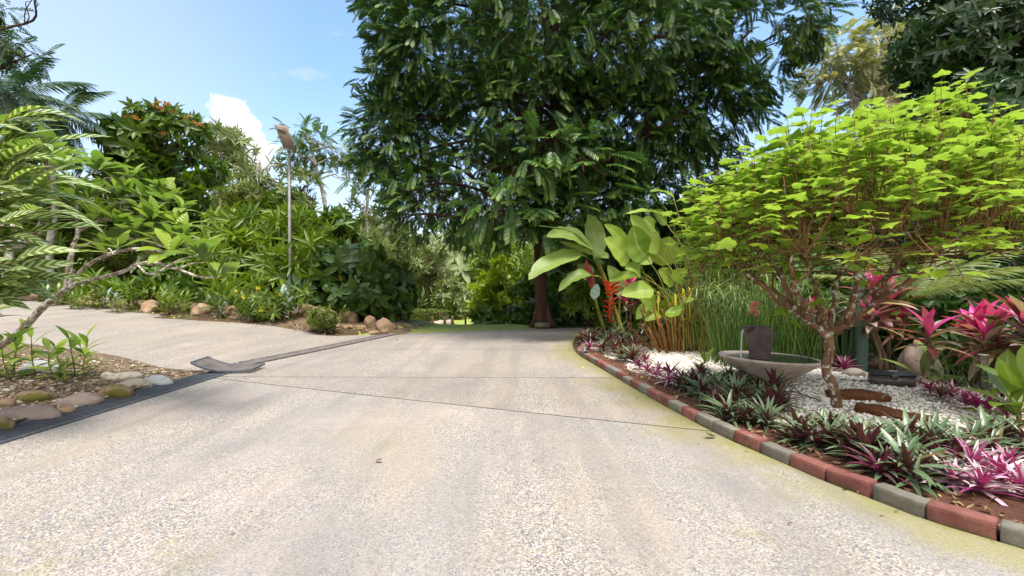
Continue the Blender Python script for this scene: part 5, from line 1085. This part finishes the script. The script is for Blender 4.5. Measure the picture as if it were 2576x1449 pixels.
# taller leafy stems
for i, (px, py, s, lab) in enumerate([(540, 800, 2.0, 'tall canna-like plant with broad leaves beside the mossy boulder'), (230, 778, 1.9, 'tall broad-leaved plant behind the border seedlings under the plumeria'), (345, 782, 1.7, 'tall broad-leaved plant near the brown trunk stump'), (742, 800, 1.5, 'leafy ginger plant touching the lamp post'), (855, 815, 1.0, 'bright pale green plant between round bush and pointed boulder'), (150, 768, 1.7, 'broad-leaved plant at the far bend of the side drive')]):
    low(lab, GP(px, py)+np.array([0, .3, 0]), i % 4, s, 'tall leafy plants of the border')
WH = [whorl(HX, 7, 20, 18) for i in range(3)]; WHN = [whorl(HXN, 9, 15, 20) for i in range(3)]; WHW = [whorl(HXW, 6, 10, 20) for i in range(3)]
def bush(name, lab, base, lobes, T, size, dens, leaf, cat='shrub', group=None, flowers=None, **kw):
    base = np.asarray(base, float); tops = np.mean([c for c, r in lobes], axis=0); r = thing(name, lab, cat, base, group); mb = MB()
    for k in range(5): b = base+np.array([rng.normal()*.15, rng.normal()*.1, -.05]); c, rr_ = lobes[k % len(lobes)]; tube(mb, wig(b, c+rr_*.3*rv(1)[0], .06, 5), [.045, .02], 6)
    limbs(mb, crom([base, base+(tops-base)*.5, tops], 4), lobes, .08, 4, tmin=.2); mb.build('stems', B_brown, r, base); mb = MB(); fill(mb, lobes, T, size, dens, **kw); mb.build('leaves', leaf, r, base)
    if flowers:
        fm, n, s = flowers
        for k in range(n):
            mb = MB(); c, rr_ = lobes[k % len(lobes)]; u = rv(1)[0]; u[1] = -abs(u[1]); p = c+u*rr_*1.04; m = 6; uu = rv(m); mb.inst(HXW, frames(u+.7*uu, rv(m)), np.repeat(p[None], m, 0), s); mb.build('flower', fm, r, base)
    return r
bush('allamanda_bush', 'loose bush with yellow trumpet flowers in the border before the bright bush', at(655, 12.9), [lob(640, 755, 12.9, 38, 45, .4), lob(675, 765, 12.8, 35, 40, .4)], WHN, .22, 1.3, L_bord, flowers=(L_yellow, 5, .10), freq=1.2)
bush('round_bush', 'small round clipped-looking bush between two boulders', at(815, 12.6), [lob(813, 802, 12.6, 34, 26, .34)], WH, .13, 2.4, L_olive, freq=2.5, gap=-.3)
bush('bright_bush', 'wide bright green bush with slender leaf whorls behind the lamp post', at(690, 17), [lob(620, 590, 17.5, 90, 60), lob(720, 590, 17.2, 95, 65), lob(560, 660, 17, 70, 80), lob(650, 670, 16.5, 110, 85), lob(760, 670, 16.4, 100, 90), lob(820, 650, 16.8, 60, 60), lob(690, 740, 16, 140, 50)], WHN, .50, 1.6, L_bright, freq=.8)
bush('dark_bush', 'dark glossy broad-leaved bush rising behind the boulders at the border end', at(900, 15.8), [lob(860, 690, 15.8, 70, 70), lob(940, 700, 15.6, 75, 70), lob(990, 740, 15.6, 52, 60), lob(900, 750, 15.3, 90, 58), lob(975, 785, 15.5, 50, 30), lob(800, 745, 15.6, 60, 50), lob(850, 650, 16, 45, 30)], WHW, .38, 1.7, L_dark, flowers=(L_orange, 3, .15), freq=.9)

# ================================================================ TREES BEHIND, LEFT
def G2(px, Y): return at(px, Y)
def stdtree(lab, px, Y, top, wpx, leaf, T, size, dens, name='leafy_tree', trunkpx=None, bark=None, group='trees behind the garden', nl=9, low_=.35, trad=.16, seed=0, bottom=None, **kw):
    """a tree whose crown spans wpx around px, from its top row down to 'bottom'"""
    b = G2(px if trunkpx is None else trunkpx, Y); zt = H-(top-CY)/F*Y; R_ = wpx*Y/F/2; zb = (H-(bottom-CY)/F*Y) if bottom else b[2]+(zt-b[2])*low_
    cx = (px-CX)/F*Y; hz = (zt-zb)/2; lobes = []
    lobes.append((np.array([cx, Y, zt-hz*.45]), np.array([R_*.55, R_*.55, hz*.45])))
    for k in range(nl-1):
        a = k*2.4+seed; q = .45+.2*rng.random(); f = (k+.5)/(nl-1); zz = zb+hz*2*(.16+.62*f); wd_ = math.sin(math.pi*(.25+.6*(1-f)))
        lobes.append((np.array([cx+math.cos(a)*R_*q*wd_, Y+math.sin(a)*R_*q*wd_, zz]), np.array([R_*.48, R_*.48, hz*.34])*(.8+.35*rng.random())))
    mid = np.array([(b[0]+cx)/2, Y, (b[2]+zb)/2]); return treething(name, lab, 'tree', b, [b-(0, 0, .2), b+(0, 0, .4), mid+rng.normal(size=3)*.1, np.array([cx, Y, zb+hz*.6]), np.array([cx, Y, zt-hz*.5])], trad, lobes, T, size, dens, leaf, bark, group, seed=seed+7, **kw)
t = stdtree('mid green tree with orange young leaf tips above the plumeria', 405, 19, 262, 250, L_mid, WH, .46, 1.5, nl=12, bottom=560, trad=.2, seed=1, freq=.6)
mb = MB()
for k in range(24):
    px = 290+240*rng.random(); py = 262+80*abs((px-400)/130)+rng.normal()*9+(110*rng.random() if rng.random() < .25 else 0); p = P(px, py, 18.2+rng.normal()*.5); m = 8; u = rv(m); u[:, 2] = abs(u[:, 2]); mb.inst(HX, frames(u, rv(m)), np.repeat(p[None], m, 0), .17)
mb.build('young_leaves', L_orange, t, G2(405, 19))
AIRY = [pinnate(1, 9, .22, .38, .3, .1, hexleaf(.45, .1, .1)) for i in range(2)]
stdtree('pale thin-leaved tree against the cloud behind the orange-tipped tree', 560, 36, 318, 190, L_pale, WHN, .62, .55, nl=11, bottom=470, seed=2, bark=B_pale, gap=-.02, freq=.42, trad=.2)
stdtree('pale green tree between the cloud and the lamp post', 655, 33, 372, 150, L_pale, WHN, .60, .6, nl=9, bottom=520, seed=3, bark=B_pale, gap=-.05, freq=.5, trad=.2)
stdtree('yellowish flowering tree rising behind the lamp post', 755, 24, 425, 120, L_olive, WH, .5, 1.2, nl=8, bottom=600, seed=4, trad=.16)
t5b = at(815, 30)
treething('airy_tree', 'tall thin tree with flat airy tiers of leaves beside the lamp panel', 'tree', t5b, [t5b, P(835, 700, 30), P(826, 600, 30), P(815, 500, 30), P(800, 440, 30), P(785, 380, 30), P(770, 330, 30)], .17,
          [lob(770, 335, 30, 52, 16), lob(800, 365, 30, 70, 18), lob(850, 375, 30, 60, 18), lob(722, 372, 30, 34, 14), lob(870, 405, 30, 55, 18), lob(780, 405, 30, 48, 14), lob(840, 430, 30, 62, 18), lob(880, 450, 29.5, 40, 20), lob(810, 465, 30, 40, 14)], AIRY, .85, 3.0, L_mid, B_pale, 'trees behind the garden', nsub=6, freq=.5, gap=-.1)
t6b = at(925, 34)
treething('bare_tree', 'slim white-trunked tree with sparse leaves left of the big tree', 'tree', t6b, [t6b, P(926, 650, 34), P(922, 560, 34), P(925, 500, 34), P(930, 450, 34)], .16, [lob(930, 450, 34, 40, 30), lob(905, 500, 34, 34, 28), lob(955, 500, 34, 34, 34), lob(925, 545, 34, 40, 22)], WHN, .55, .55, L_olive, B_pale, 'trees behind the garden', nsub=5, gap=-.05)
t6c = at(985, 36)
treething('bare_tree', 'second slim pale-trunked tree, vine hung, nearer the big tree', 'tree', t6c, [t6c, P(985, 660, 36), P(978, 590, 36), P(972, 530, 36)], .14, [lob(972, 540, 36, 34, 30), lob(995, 580, 36, 30, 26), lob(960, 600, 36, 30, 30)], WHN, .6, .55, L_pale, B_pale, 'trees behind the garden', nsub=5, gap=-.05)
for i, (lab, px, Y, top, w, leaf, bot, nl, kw) in enumerate([
    ('dense olive tree behind the bright bush', 590, 26, 440, 190, L_olive, 640, 9, {}), ('round mid green tree just right of the lamp post behind the bush', 720, 27, 470, 150, L_mid, 640, 8, {}),
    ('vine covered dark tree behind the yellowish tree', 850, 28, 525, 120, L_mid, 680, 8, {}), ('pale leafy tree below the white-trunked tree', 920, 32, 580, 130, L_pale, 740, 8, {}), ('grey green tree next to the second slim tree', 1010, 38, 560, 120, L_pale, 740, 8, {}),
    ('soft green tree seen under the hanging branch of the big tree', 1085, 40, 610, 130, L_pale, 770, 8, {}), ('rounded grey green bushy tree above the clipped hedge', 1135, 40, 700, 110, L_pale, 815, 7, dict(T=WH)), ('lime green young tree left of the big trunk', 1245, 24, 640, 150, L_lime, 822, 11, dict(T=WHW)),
    ('mid green tree behind the lime young tree', 1290, 30, 600, 200, L_bright, 800, 10, {}), ('leafy tree just left of the big trunk in shade', 1340, 22, 690, 100, L_mid, 825, 7, {}), ('broad green tree right of the big trunk', 1440, 21, 610, 170, L_mid, 815, 10, {}),
    ('deep green tree behind the banana-like plant', 1560, 19, 560, 190, L_mid, 800, 10, {}), ('dark tree behind the paddle leaf clump', 1700, 18, 500, 200, L_dark, 780, 10, {}), ('dark leafy tree behind the lime shrub, near the paddle leaves', 1850, 17, 420, 220, L_dark, 760, 10, {}),
    ('bright leafy tree glimpsed through the lime shrub', 2010, 15, 450, 200, L_bright, 740, 10, {}), ('green tree hidden behind the right half of the lime shrub', 2170, 14, 380, 210, L_mid, 760, 10, {}),
    ('yellow green tree behind the plumeria branches', 120, 19, 420, 220, L_bright, 720, 10, {}), ('olive tree at the far end of the side drive', 20, 22, 330, 200, L_olive, 700, 9, {}), ('leafy tree between plumeria and orange-tipped tree', 300, 22, 440, 170, L_olive, 700, 9, {}),
    ('mid green tree low behind the border beside the bright bush', 480, 20, 540, 160, L_mid, 740, 9, {})]):
    Y_ = Y; stdtree(lab, px, Y, top, w, leaf, kw.get('T', WHN if leaf in (L_pale, L_olive, L_bright) else WH), min(.021*Y+.08, .011*Y+.17), 1.4, nl=nl, bottom=bot, seed=10+i, freq=12/Y)
BU = [('leafy green bush under the plumeria at the back of the border', 250, 16.5, 690, 200, L_bright, 800), ('bush with mixed light leaves at the back of the border', 420, 16.5, 670, 190, L_mid, 800), ('yellowish bush at the far corner of the side drive', 80, 17.5, 650, 200, L_olive, 790), ('low dark bush between the border plants and the bright bush', 560, 16, 720, 150, L_mid, 800),
      ('dark low shrub right of the lime young tree', 1330, 19, 750, 110, L_dark, 832), ('dark spreading shrub beside the big trunk', 1420, 17.5, 735, 120, L_dark, 832), ('light green shrub behind the red flower', 1490, 16.5, 690, 140, L_bright, 835), ('low green shrub at the far edge of the drive', 1230, 20.5, 780, 130, L_mid, 835),
      ('dense green shrub behind the pink cordyline', 1610, 14.5, 700, 170, L_mid, 850), ('shaded shrub behind the umbrella sedge', 1780, 13, 680, 190, L_mid, 850), ('dark shrub behind the reeds', 1960, 11.5, 660, 200, L_dark, 850), ('dark shrub behind the cactus', 2120, 10.5, 640, 190, L_dark, 880),
      ('grey green shrub on the far side of the hedge', 1070, 42, 735, 90, L_pale, 800)]
for i, (lab, px, Y, top, w, leaf, bot) in enumerate(BU):
    b = at(px, Y); wp = w/2; h = (bot-top)/2
    bush('leafy_bush', lab, b, [lob(px, top+h*.7, Y, wp*.6, h*.7), lob(px-wp*.5, top+h*1.1, Y, wp*.5, h*.8), lob(px+wp*.5, top+h*1.15, Y-.2, wp*.5, h*.8), lob(px, top+h*1.4, Y-.5, wp*.7, h*.6)], WHW if leaf is L_dark else WH, min(.018*Y+.08, .011*Y+.14), 1.5, leaf, group='bushes behind the borders', freq=14/Y, seed=40+i)
# clipped hedge
hl, hr = at(985, 36), at(1118, 34.5); hc = (hl+hr)/2; hd_ = hr-hl; L_ = np.linalg.norm(hd_[:2]); an = math.atan2(hd_[1], hd_[0])
r = thing('clipped_hedge', 'low box-clipped green hedge on the lawn', 'hedge', hc, rz=an); mb = MB(); hh, hw = 1.0, 1.3
cbox(mb, (0, 0, hh*.46), (L_*.98, hw*.92, hh*.92), bev=.05); mb.build('stems', B_brown, r); mb = MB()
m = 5200; f = rng.integers(0, 3, m); x = rng.uniform(-.5, .5, m)*L_; y = np.where(f == 0, -.5+.04*rng.normal(size=m), np.where(f == 1, rng.uniform(-.5, .5, m), .5))*hw; z = np.where(f == 1, 1+.03*rng.normal(size=m), rng.random(m))*hh; pp = np.stack([x, y, z], -1)
e = rng.random(300); pp = np.vstack([pp, np.stack([np.sign(e-.5)*L_/2, rng.uniform(-.5, .5, 300)*hw, rng.random(300)*hh], -1)]); q = len(pp); mb.inst(HXW, frames(rv(q), rv(q)), pp, .13); mb.build('leaves', L_hedge, r)
# white-flowered canna behind the hedge
st, lv = leafystem(6, 1.3, .8, [longleaf(.16, 4, .3, .1)], .3, 5, .4); p = at(1062, 38); r = thing('canna_plant', 'pale spiky-leaved plant sticking up above the clipped hedge', 'plant', p+np.array([0, 0, .9])); st.build('stems', B_green, r); lv.build('leaves', L_pap, r)

# palms upper left
FP = [pinnate(1, 34, .34, .07, .55+.15*i, .55, longleaf(.07, 3, .2, .5, .4, .5)) for i in range(3)]
def palm(lab, px, py, Y, n, L, seed=0):
    b = at(px-20, Y); hd = P(px, py, Y); r = thing('feather_palm', lab, 'palm', b, 'palms beyond the side drive'); mb = MB(); tube(mb, wig(b, hd, .015, 5), [.13, .10, .09], 9); mb.build('trunk', B_pale, r, b)
    for k in range(n):
        a = k*2.4+seed; el = R(72-100*(k/n)**.9); d = np.array([math.cos(a)*math.cos(el), math.sin(a)*math.cos(el), math.sin(el)]); nn = np.array([-math.cos(a)*math.sin(el), -math.sin(a)*math.sin(el), math.cos(el)])
        mb = MB(); mb.inst(FP[k % 3], frames([d], [nn]), [hd], [L*rng.uniform(.85, 1.1)]); mb.build('frond', L_palm, r, b)
palm('dark feathery palm behind the striped ginger at the upper edge', 25, 235, 15, 20, 1.9); palm('second dark palm arching towards the orange-tipped tree', 150, 290, 17, 18, 2.0, 1.1)
t7 = at(-70, 21)
treething('airy_tree', 'airy tree reaching in above the palms at the upper corner', 'tree', t7, [t7, P(-80, 500, 21), P(-90, 300, 21), P(-60, 120, 21), P(-40, 20, 21)], .2, [lob(20, 115, 21, 60, 22), lob(-60, 60, 21, 80, 40), lob(70, 145, 21, 40, 16), lob(-20, 20, 21, 45, 20), lob(0, 35, 20, 18, 12), lob(92, 2, 20, 10, 8), lob(-120, 130, 21, 90, 60), lob(30, 165, 21, 50, 14)], AIRY, .7, 3.0, L_dark, B_brown, 'trees behind the garden', nsub=5)

# ================================================================ TREES, RIGHT
rb = at(2440, 9.6)
treething('glossy_tree', 'massive dark glossy-leaved tree filling the upper corner behind the lime shrub', 'tree', rb, [rb-(0, 0, .2), rb+(0, 0, .5), P(2440, 650, 9.6), P(2450, 450, 9.7), P(2460, 250, 9.8), P(2480, 0, 9.9)], .24,
          [lob(2385, 345, 9.8, 120, 110), lob(2470, 300, 9.4, 150, 130), lob(2420, 130, 9.8, 150, 120), lob(2560, 120, 9.3, 150, 130), lob(2370, 190, 10.2, 90, 85), lob(2330, 290, 10.4, 70, 70), lob(2590, 330, 9, 150, 140), lob(2560, 480, 9.2, 130, 120), lob(2450, 470, 9.6, 130, 110), lob(2540, 620, 9.4, 120, 100), lob(2440, 600, 10, 110, 90), lob(2560, 740, 9.6, 100, 70), lob(2500, 20, 10, 150, 100), lob(2640, 250, 9.3, 150, 200), lob(2350, 560, 10.4, 110, 110), lob(2500, -120, 10, 260, 120)], WH, .20, 1.35, L_gloss, B_brown, 'trees behind the garden', nsub=6, freq=1.0, rmin=.6, gap=-.18)
tb2 = at(2215, 18)
treething('tan_tree', 'tall pale tan-leaved tree between the big dark tree and the glossy corner tree', 'tree', tb2, [tb2, P(2215, 600, 18), P(2220, 400, 18), P(2225, 200, 18), P(2230, 100, 18)], .25, [lob(2090, 130, 18, 60, 50), lob(2060, 210, 18, 50, 50), lob(2150, 150, 18, 75, 60), lob(2220, 110, 18, 80, 70), lob(2290, 70, 18, 80, 70), lob(2120, 200, 18, 65, 55), lob(2200, 220, 18, 100, 60), lob(2320, 20, 18, 70, 60), lob(2270, 180, 18.5, 100, 90), lob(2180, 330, 18.5, 130, 90)], FR, .50, 2.3, L_tan, B_pale, 'trees behind the garden', nsub=5, freq=.55)
bush('leafy_bush', 'dark undergrowth bush below the glossy corner tree', at(2420, 8.6), [lob(2380, 790, 8.6, 90, 80), lob(2480, 760, 8.4, 90, 90), lob(2560, 800, 8.2, 90, 90), lob(2290, 830, 8.8, 80, 80), lob(2450, 870, 8.0, 110, 60), lob(2190, 840, 9, 70, 80)], WH, .24, 1.5, L_dark, group='bushes behind the borders', freq=1.1)
# broad leaf plants on the right foreground
st, lv = leafystem(3, .5, .5, TBL, .02, 5, .3); p = GP(2560, 1085); r = thing('bed_plant', 'broad green leaved plant at the picture edge behind the pink rosettes', 'plant', p); st.build('stems', B_green, r); lv.build('leaves', L_bord, r)
st, lv = leafystem(3, .42, .55, TBL, .02, 4, .3); p = at(2340, 6.5); r = thing('bed_plant', 'pale broad-leaved plant between the slender cordyline and the boulder', 'plant', p); st.build('stems', B_green, r); lv.build('leaves', L_hel, r)
st, lv = leafystem(1, .32, .24, TB, .02, 13, .35); p = GP(1757, 935); r = thing('yucca_seedling', 'little spiky plant alone on the white gravel behind the kerb', 'plant', p); st.build('stems', B_green, r); lv.build('leaves', L_bord, r)
# wispy white-flowered stems
p = np.array([5.35, 5.35, .05]); r = thing('white_daisy_plant', 'wiry plant with two white daisies at the back of the gravel', 'plant', p); mb = MB(); fl = MB()
for k in range(34):
    b = p+np.array([rng.normal()*.35, rng.normal()*.2, -.03]); e = b+np.array([rng.normal()*.18, rng.normal()*.15, rng.uniform(.3, .72)]); tube(mb, wig(b, e, .07, 5), [.004, .002], 3)
for q in (P(2365, 880, 5.3), P(2475, 895, 5.2)):
    n = 12; a = np.arange(n)/n*6.283; fl.inst(hexleaf(.4, .1, .1), frames(np.stack([np.cos(a), np.sin(a)*.8, .35+0*a], -1), np.array([[0, -.3, 1.]]*n)), np.repeat(q[None], n, 0), .055); tube(mb, wig(p+np.array([(q[0]-p[0])*.5, 0, 0]), q, .03, 4), [.004, .003], 3)
mb.build('stems', L_reed, r, p); fl.build('flowers', L_white, r, p)
# lime plant at right edge
bush('yellow_leaf_plant', 'yellow green leafy plant at the picture edge above the pink rosettes', at(2570, 5.2), [lob(2572, 965, 5.2, 40, 40, .16), lob(2590, 930, 5.2, 40, 30, .16)], WHW, .16, 1.3, L_lime, cat='plant')

# fallen leaves on the drive
i = 0
for px, py, s, lab in ((1940, 905, .5, ''), (945, 1165, 1, 'small curled brown leaf on the open near slab'), (1470, 930, .8, 'yellow fallen leaf near the far kerb bricks'), (1350, 862, 1, 'yellow fallen leaf on the drive, the one nearest the middle'), (1455, 850, 1, 'yellow fallen leaf by the end of the edging'), (1425, 838, 1, 'yellow fallen leaf at the far drive end'), (1800, 1102, 1.6, 'curled tan leaf lying against the kerb bricks at the slab joint'), (1000, 857, 1, 'dark fallen leaf beside the rusty drain'), (1600, 1004, .7, 'small tan leaf at the kerb foot before the fountain'), (2130, 1232, .8, 'brown leaf litter scrap under the near kerb bricks'), (440, 803, 1.2, 'yellow fallen leaf below the border plants')):
    if not lab: continue
    p = GP(px, py); mb = MB(); mb.inst(longleaf(.4, 5, .5, -.5), frames([(rng.normal(), rng.normal(), .02)], [(0, 0, 1)]), [(0, 0, .012)], [.085*s]); o = mb.build('fallen_leaf', L_yellow if 'yellow' in lab else B_stem); o.location = (p[0], p[1], p[2]+.004); tag(o, lab, 'leaf', 'fallen leaves on the drive')
# litter: small dry scraps on the soil strip, in the beds and blown over the drive
LT = [longleaf(.4, 3, .5, -.6), longleaf(.3, 3, .6, .8), longleaf(.5, 3, .3, -.3)]
L_dry = leafmat('leaf_dry', [(.10, .045, .018), (.24, .12, .05), (.34, .22, .10), (.16, .07, .03), (.40, .30, .12)], .1, .7)
mb = MB(); X, Y_, Z, Sz = [], [], [], []
for k in range(620):
    y = 1.8+7.4*rng.random()**1.5; x = float(kx(y))+.12+abs(rng.normal())*.28; X.append(x); Y_.append(y); Z.append(float(gz(x, y))+.034); Sz.append(rng.uniform(.025, .07))
for k in range(260):
    x = rng.uniform(-8.5, -4.8); y = 3.2+3.8*rng.random(); X.append(x); Y_.append(y); Z.append(float(g(x, y))+.05); Sz.append(rng.uniform(.03, .07))
for k in range(150):
    y = 1.6+11*rng.random()**1.3; s_ = rng.random()**2*.9; x = float(kx(y))-.02-s_ if rng.random() < .6 else rng.uniform(-4.1, 1.4); X.append(x); Y_.append(y); Z.append(.010); Sz.append(rng.uniform(.012, .035))
for k in range(260):
    x = rng.uniform(-13, -3.4); y = float(np.interp((x+16)/12.4, [0, .3, .6, .8, 1], [15.6, 14.4, 12.7, 12.5, 12.9]))+rng.normal()*.25; X.append(x); Y_.append(y); Z.append(float(g(x, y))+.05); Sz.append(rng.uniform(.05, .11))
X, Y_, Z, Sz = map(np.array, (X, Y_, Z, Sz)); n = len(X); w = rng.integers(0, 3, n); d_ = rv(n)*np.array([1, 1, .25]); u_ = np.array([0, 0, 1.])+.4*rv(n)
for j in range(3): q = w == j; mb.inst(LT[j], frames(d_[q], u_[q]), np.stack([X, Y_, Z], -1)[q], Sz[q])
tag(mb.build('leaf_litter', L_dry), 'dry brown leaf scraps scattered over soil and drive', 'litter', kind='stuff')
# far wood closing the view
mb = MB(); lobes = []
for k in range(150):
    a = R(-75+150*k/149); d = rng.uniform(46, 85); x, y = math.sin(a)*d, max(20, math.cos(a)*d); h = 4.0+rng.random()*4.5+(2 if -50 < x < -5 else 0); lobes.append((np.array([x, y, float(g(x, y))+h*.42]), np.array([4.6, 4.6, h*.58])*(.8+.4*rng.random())))
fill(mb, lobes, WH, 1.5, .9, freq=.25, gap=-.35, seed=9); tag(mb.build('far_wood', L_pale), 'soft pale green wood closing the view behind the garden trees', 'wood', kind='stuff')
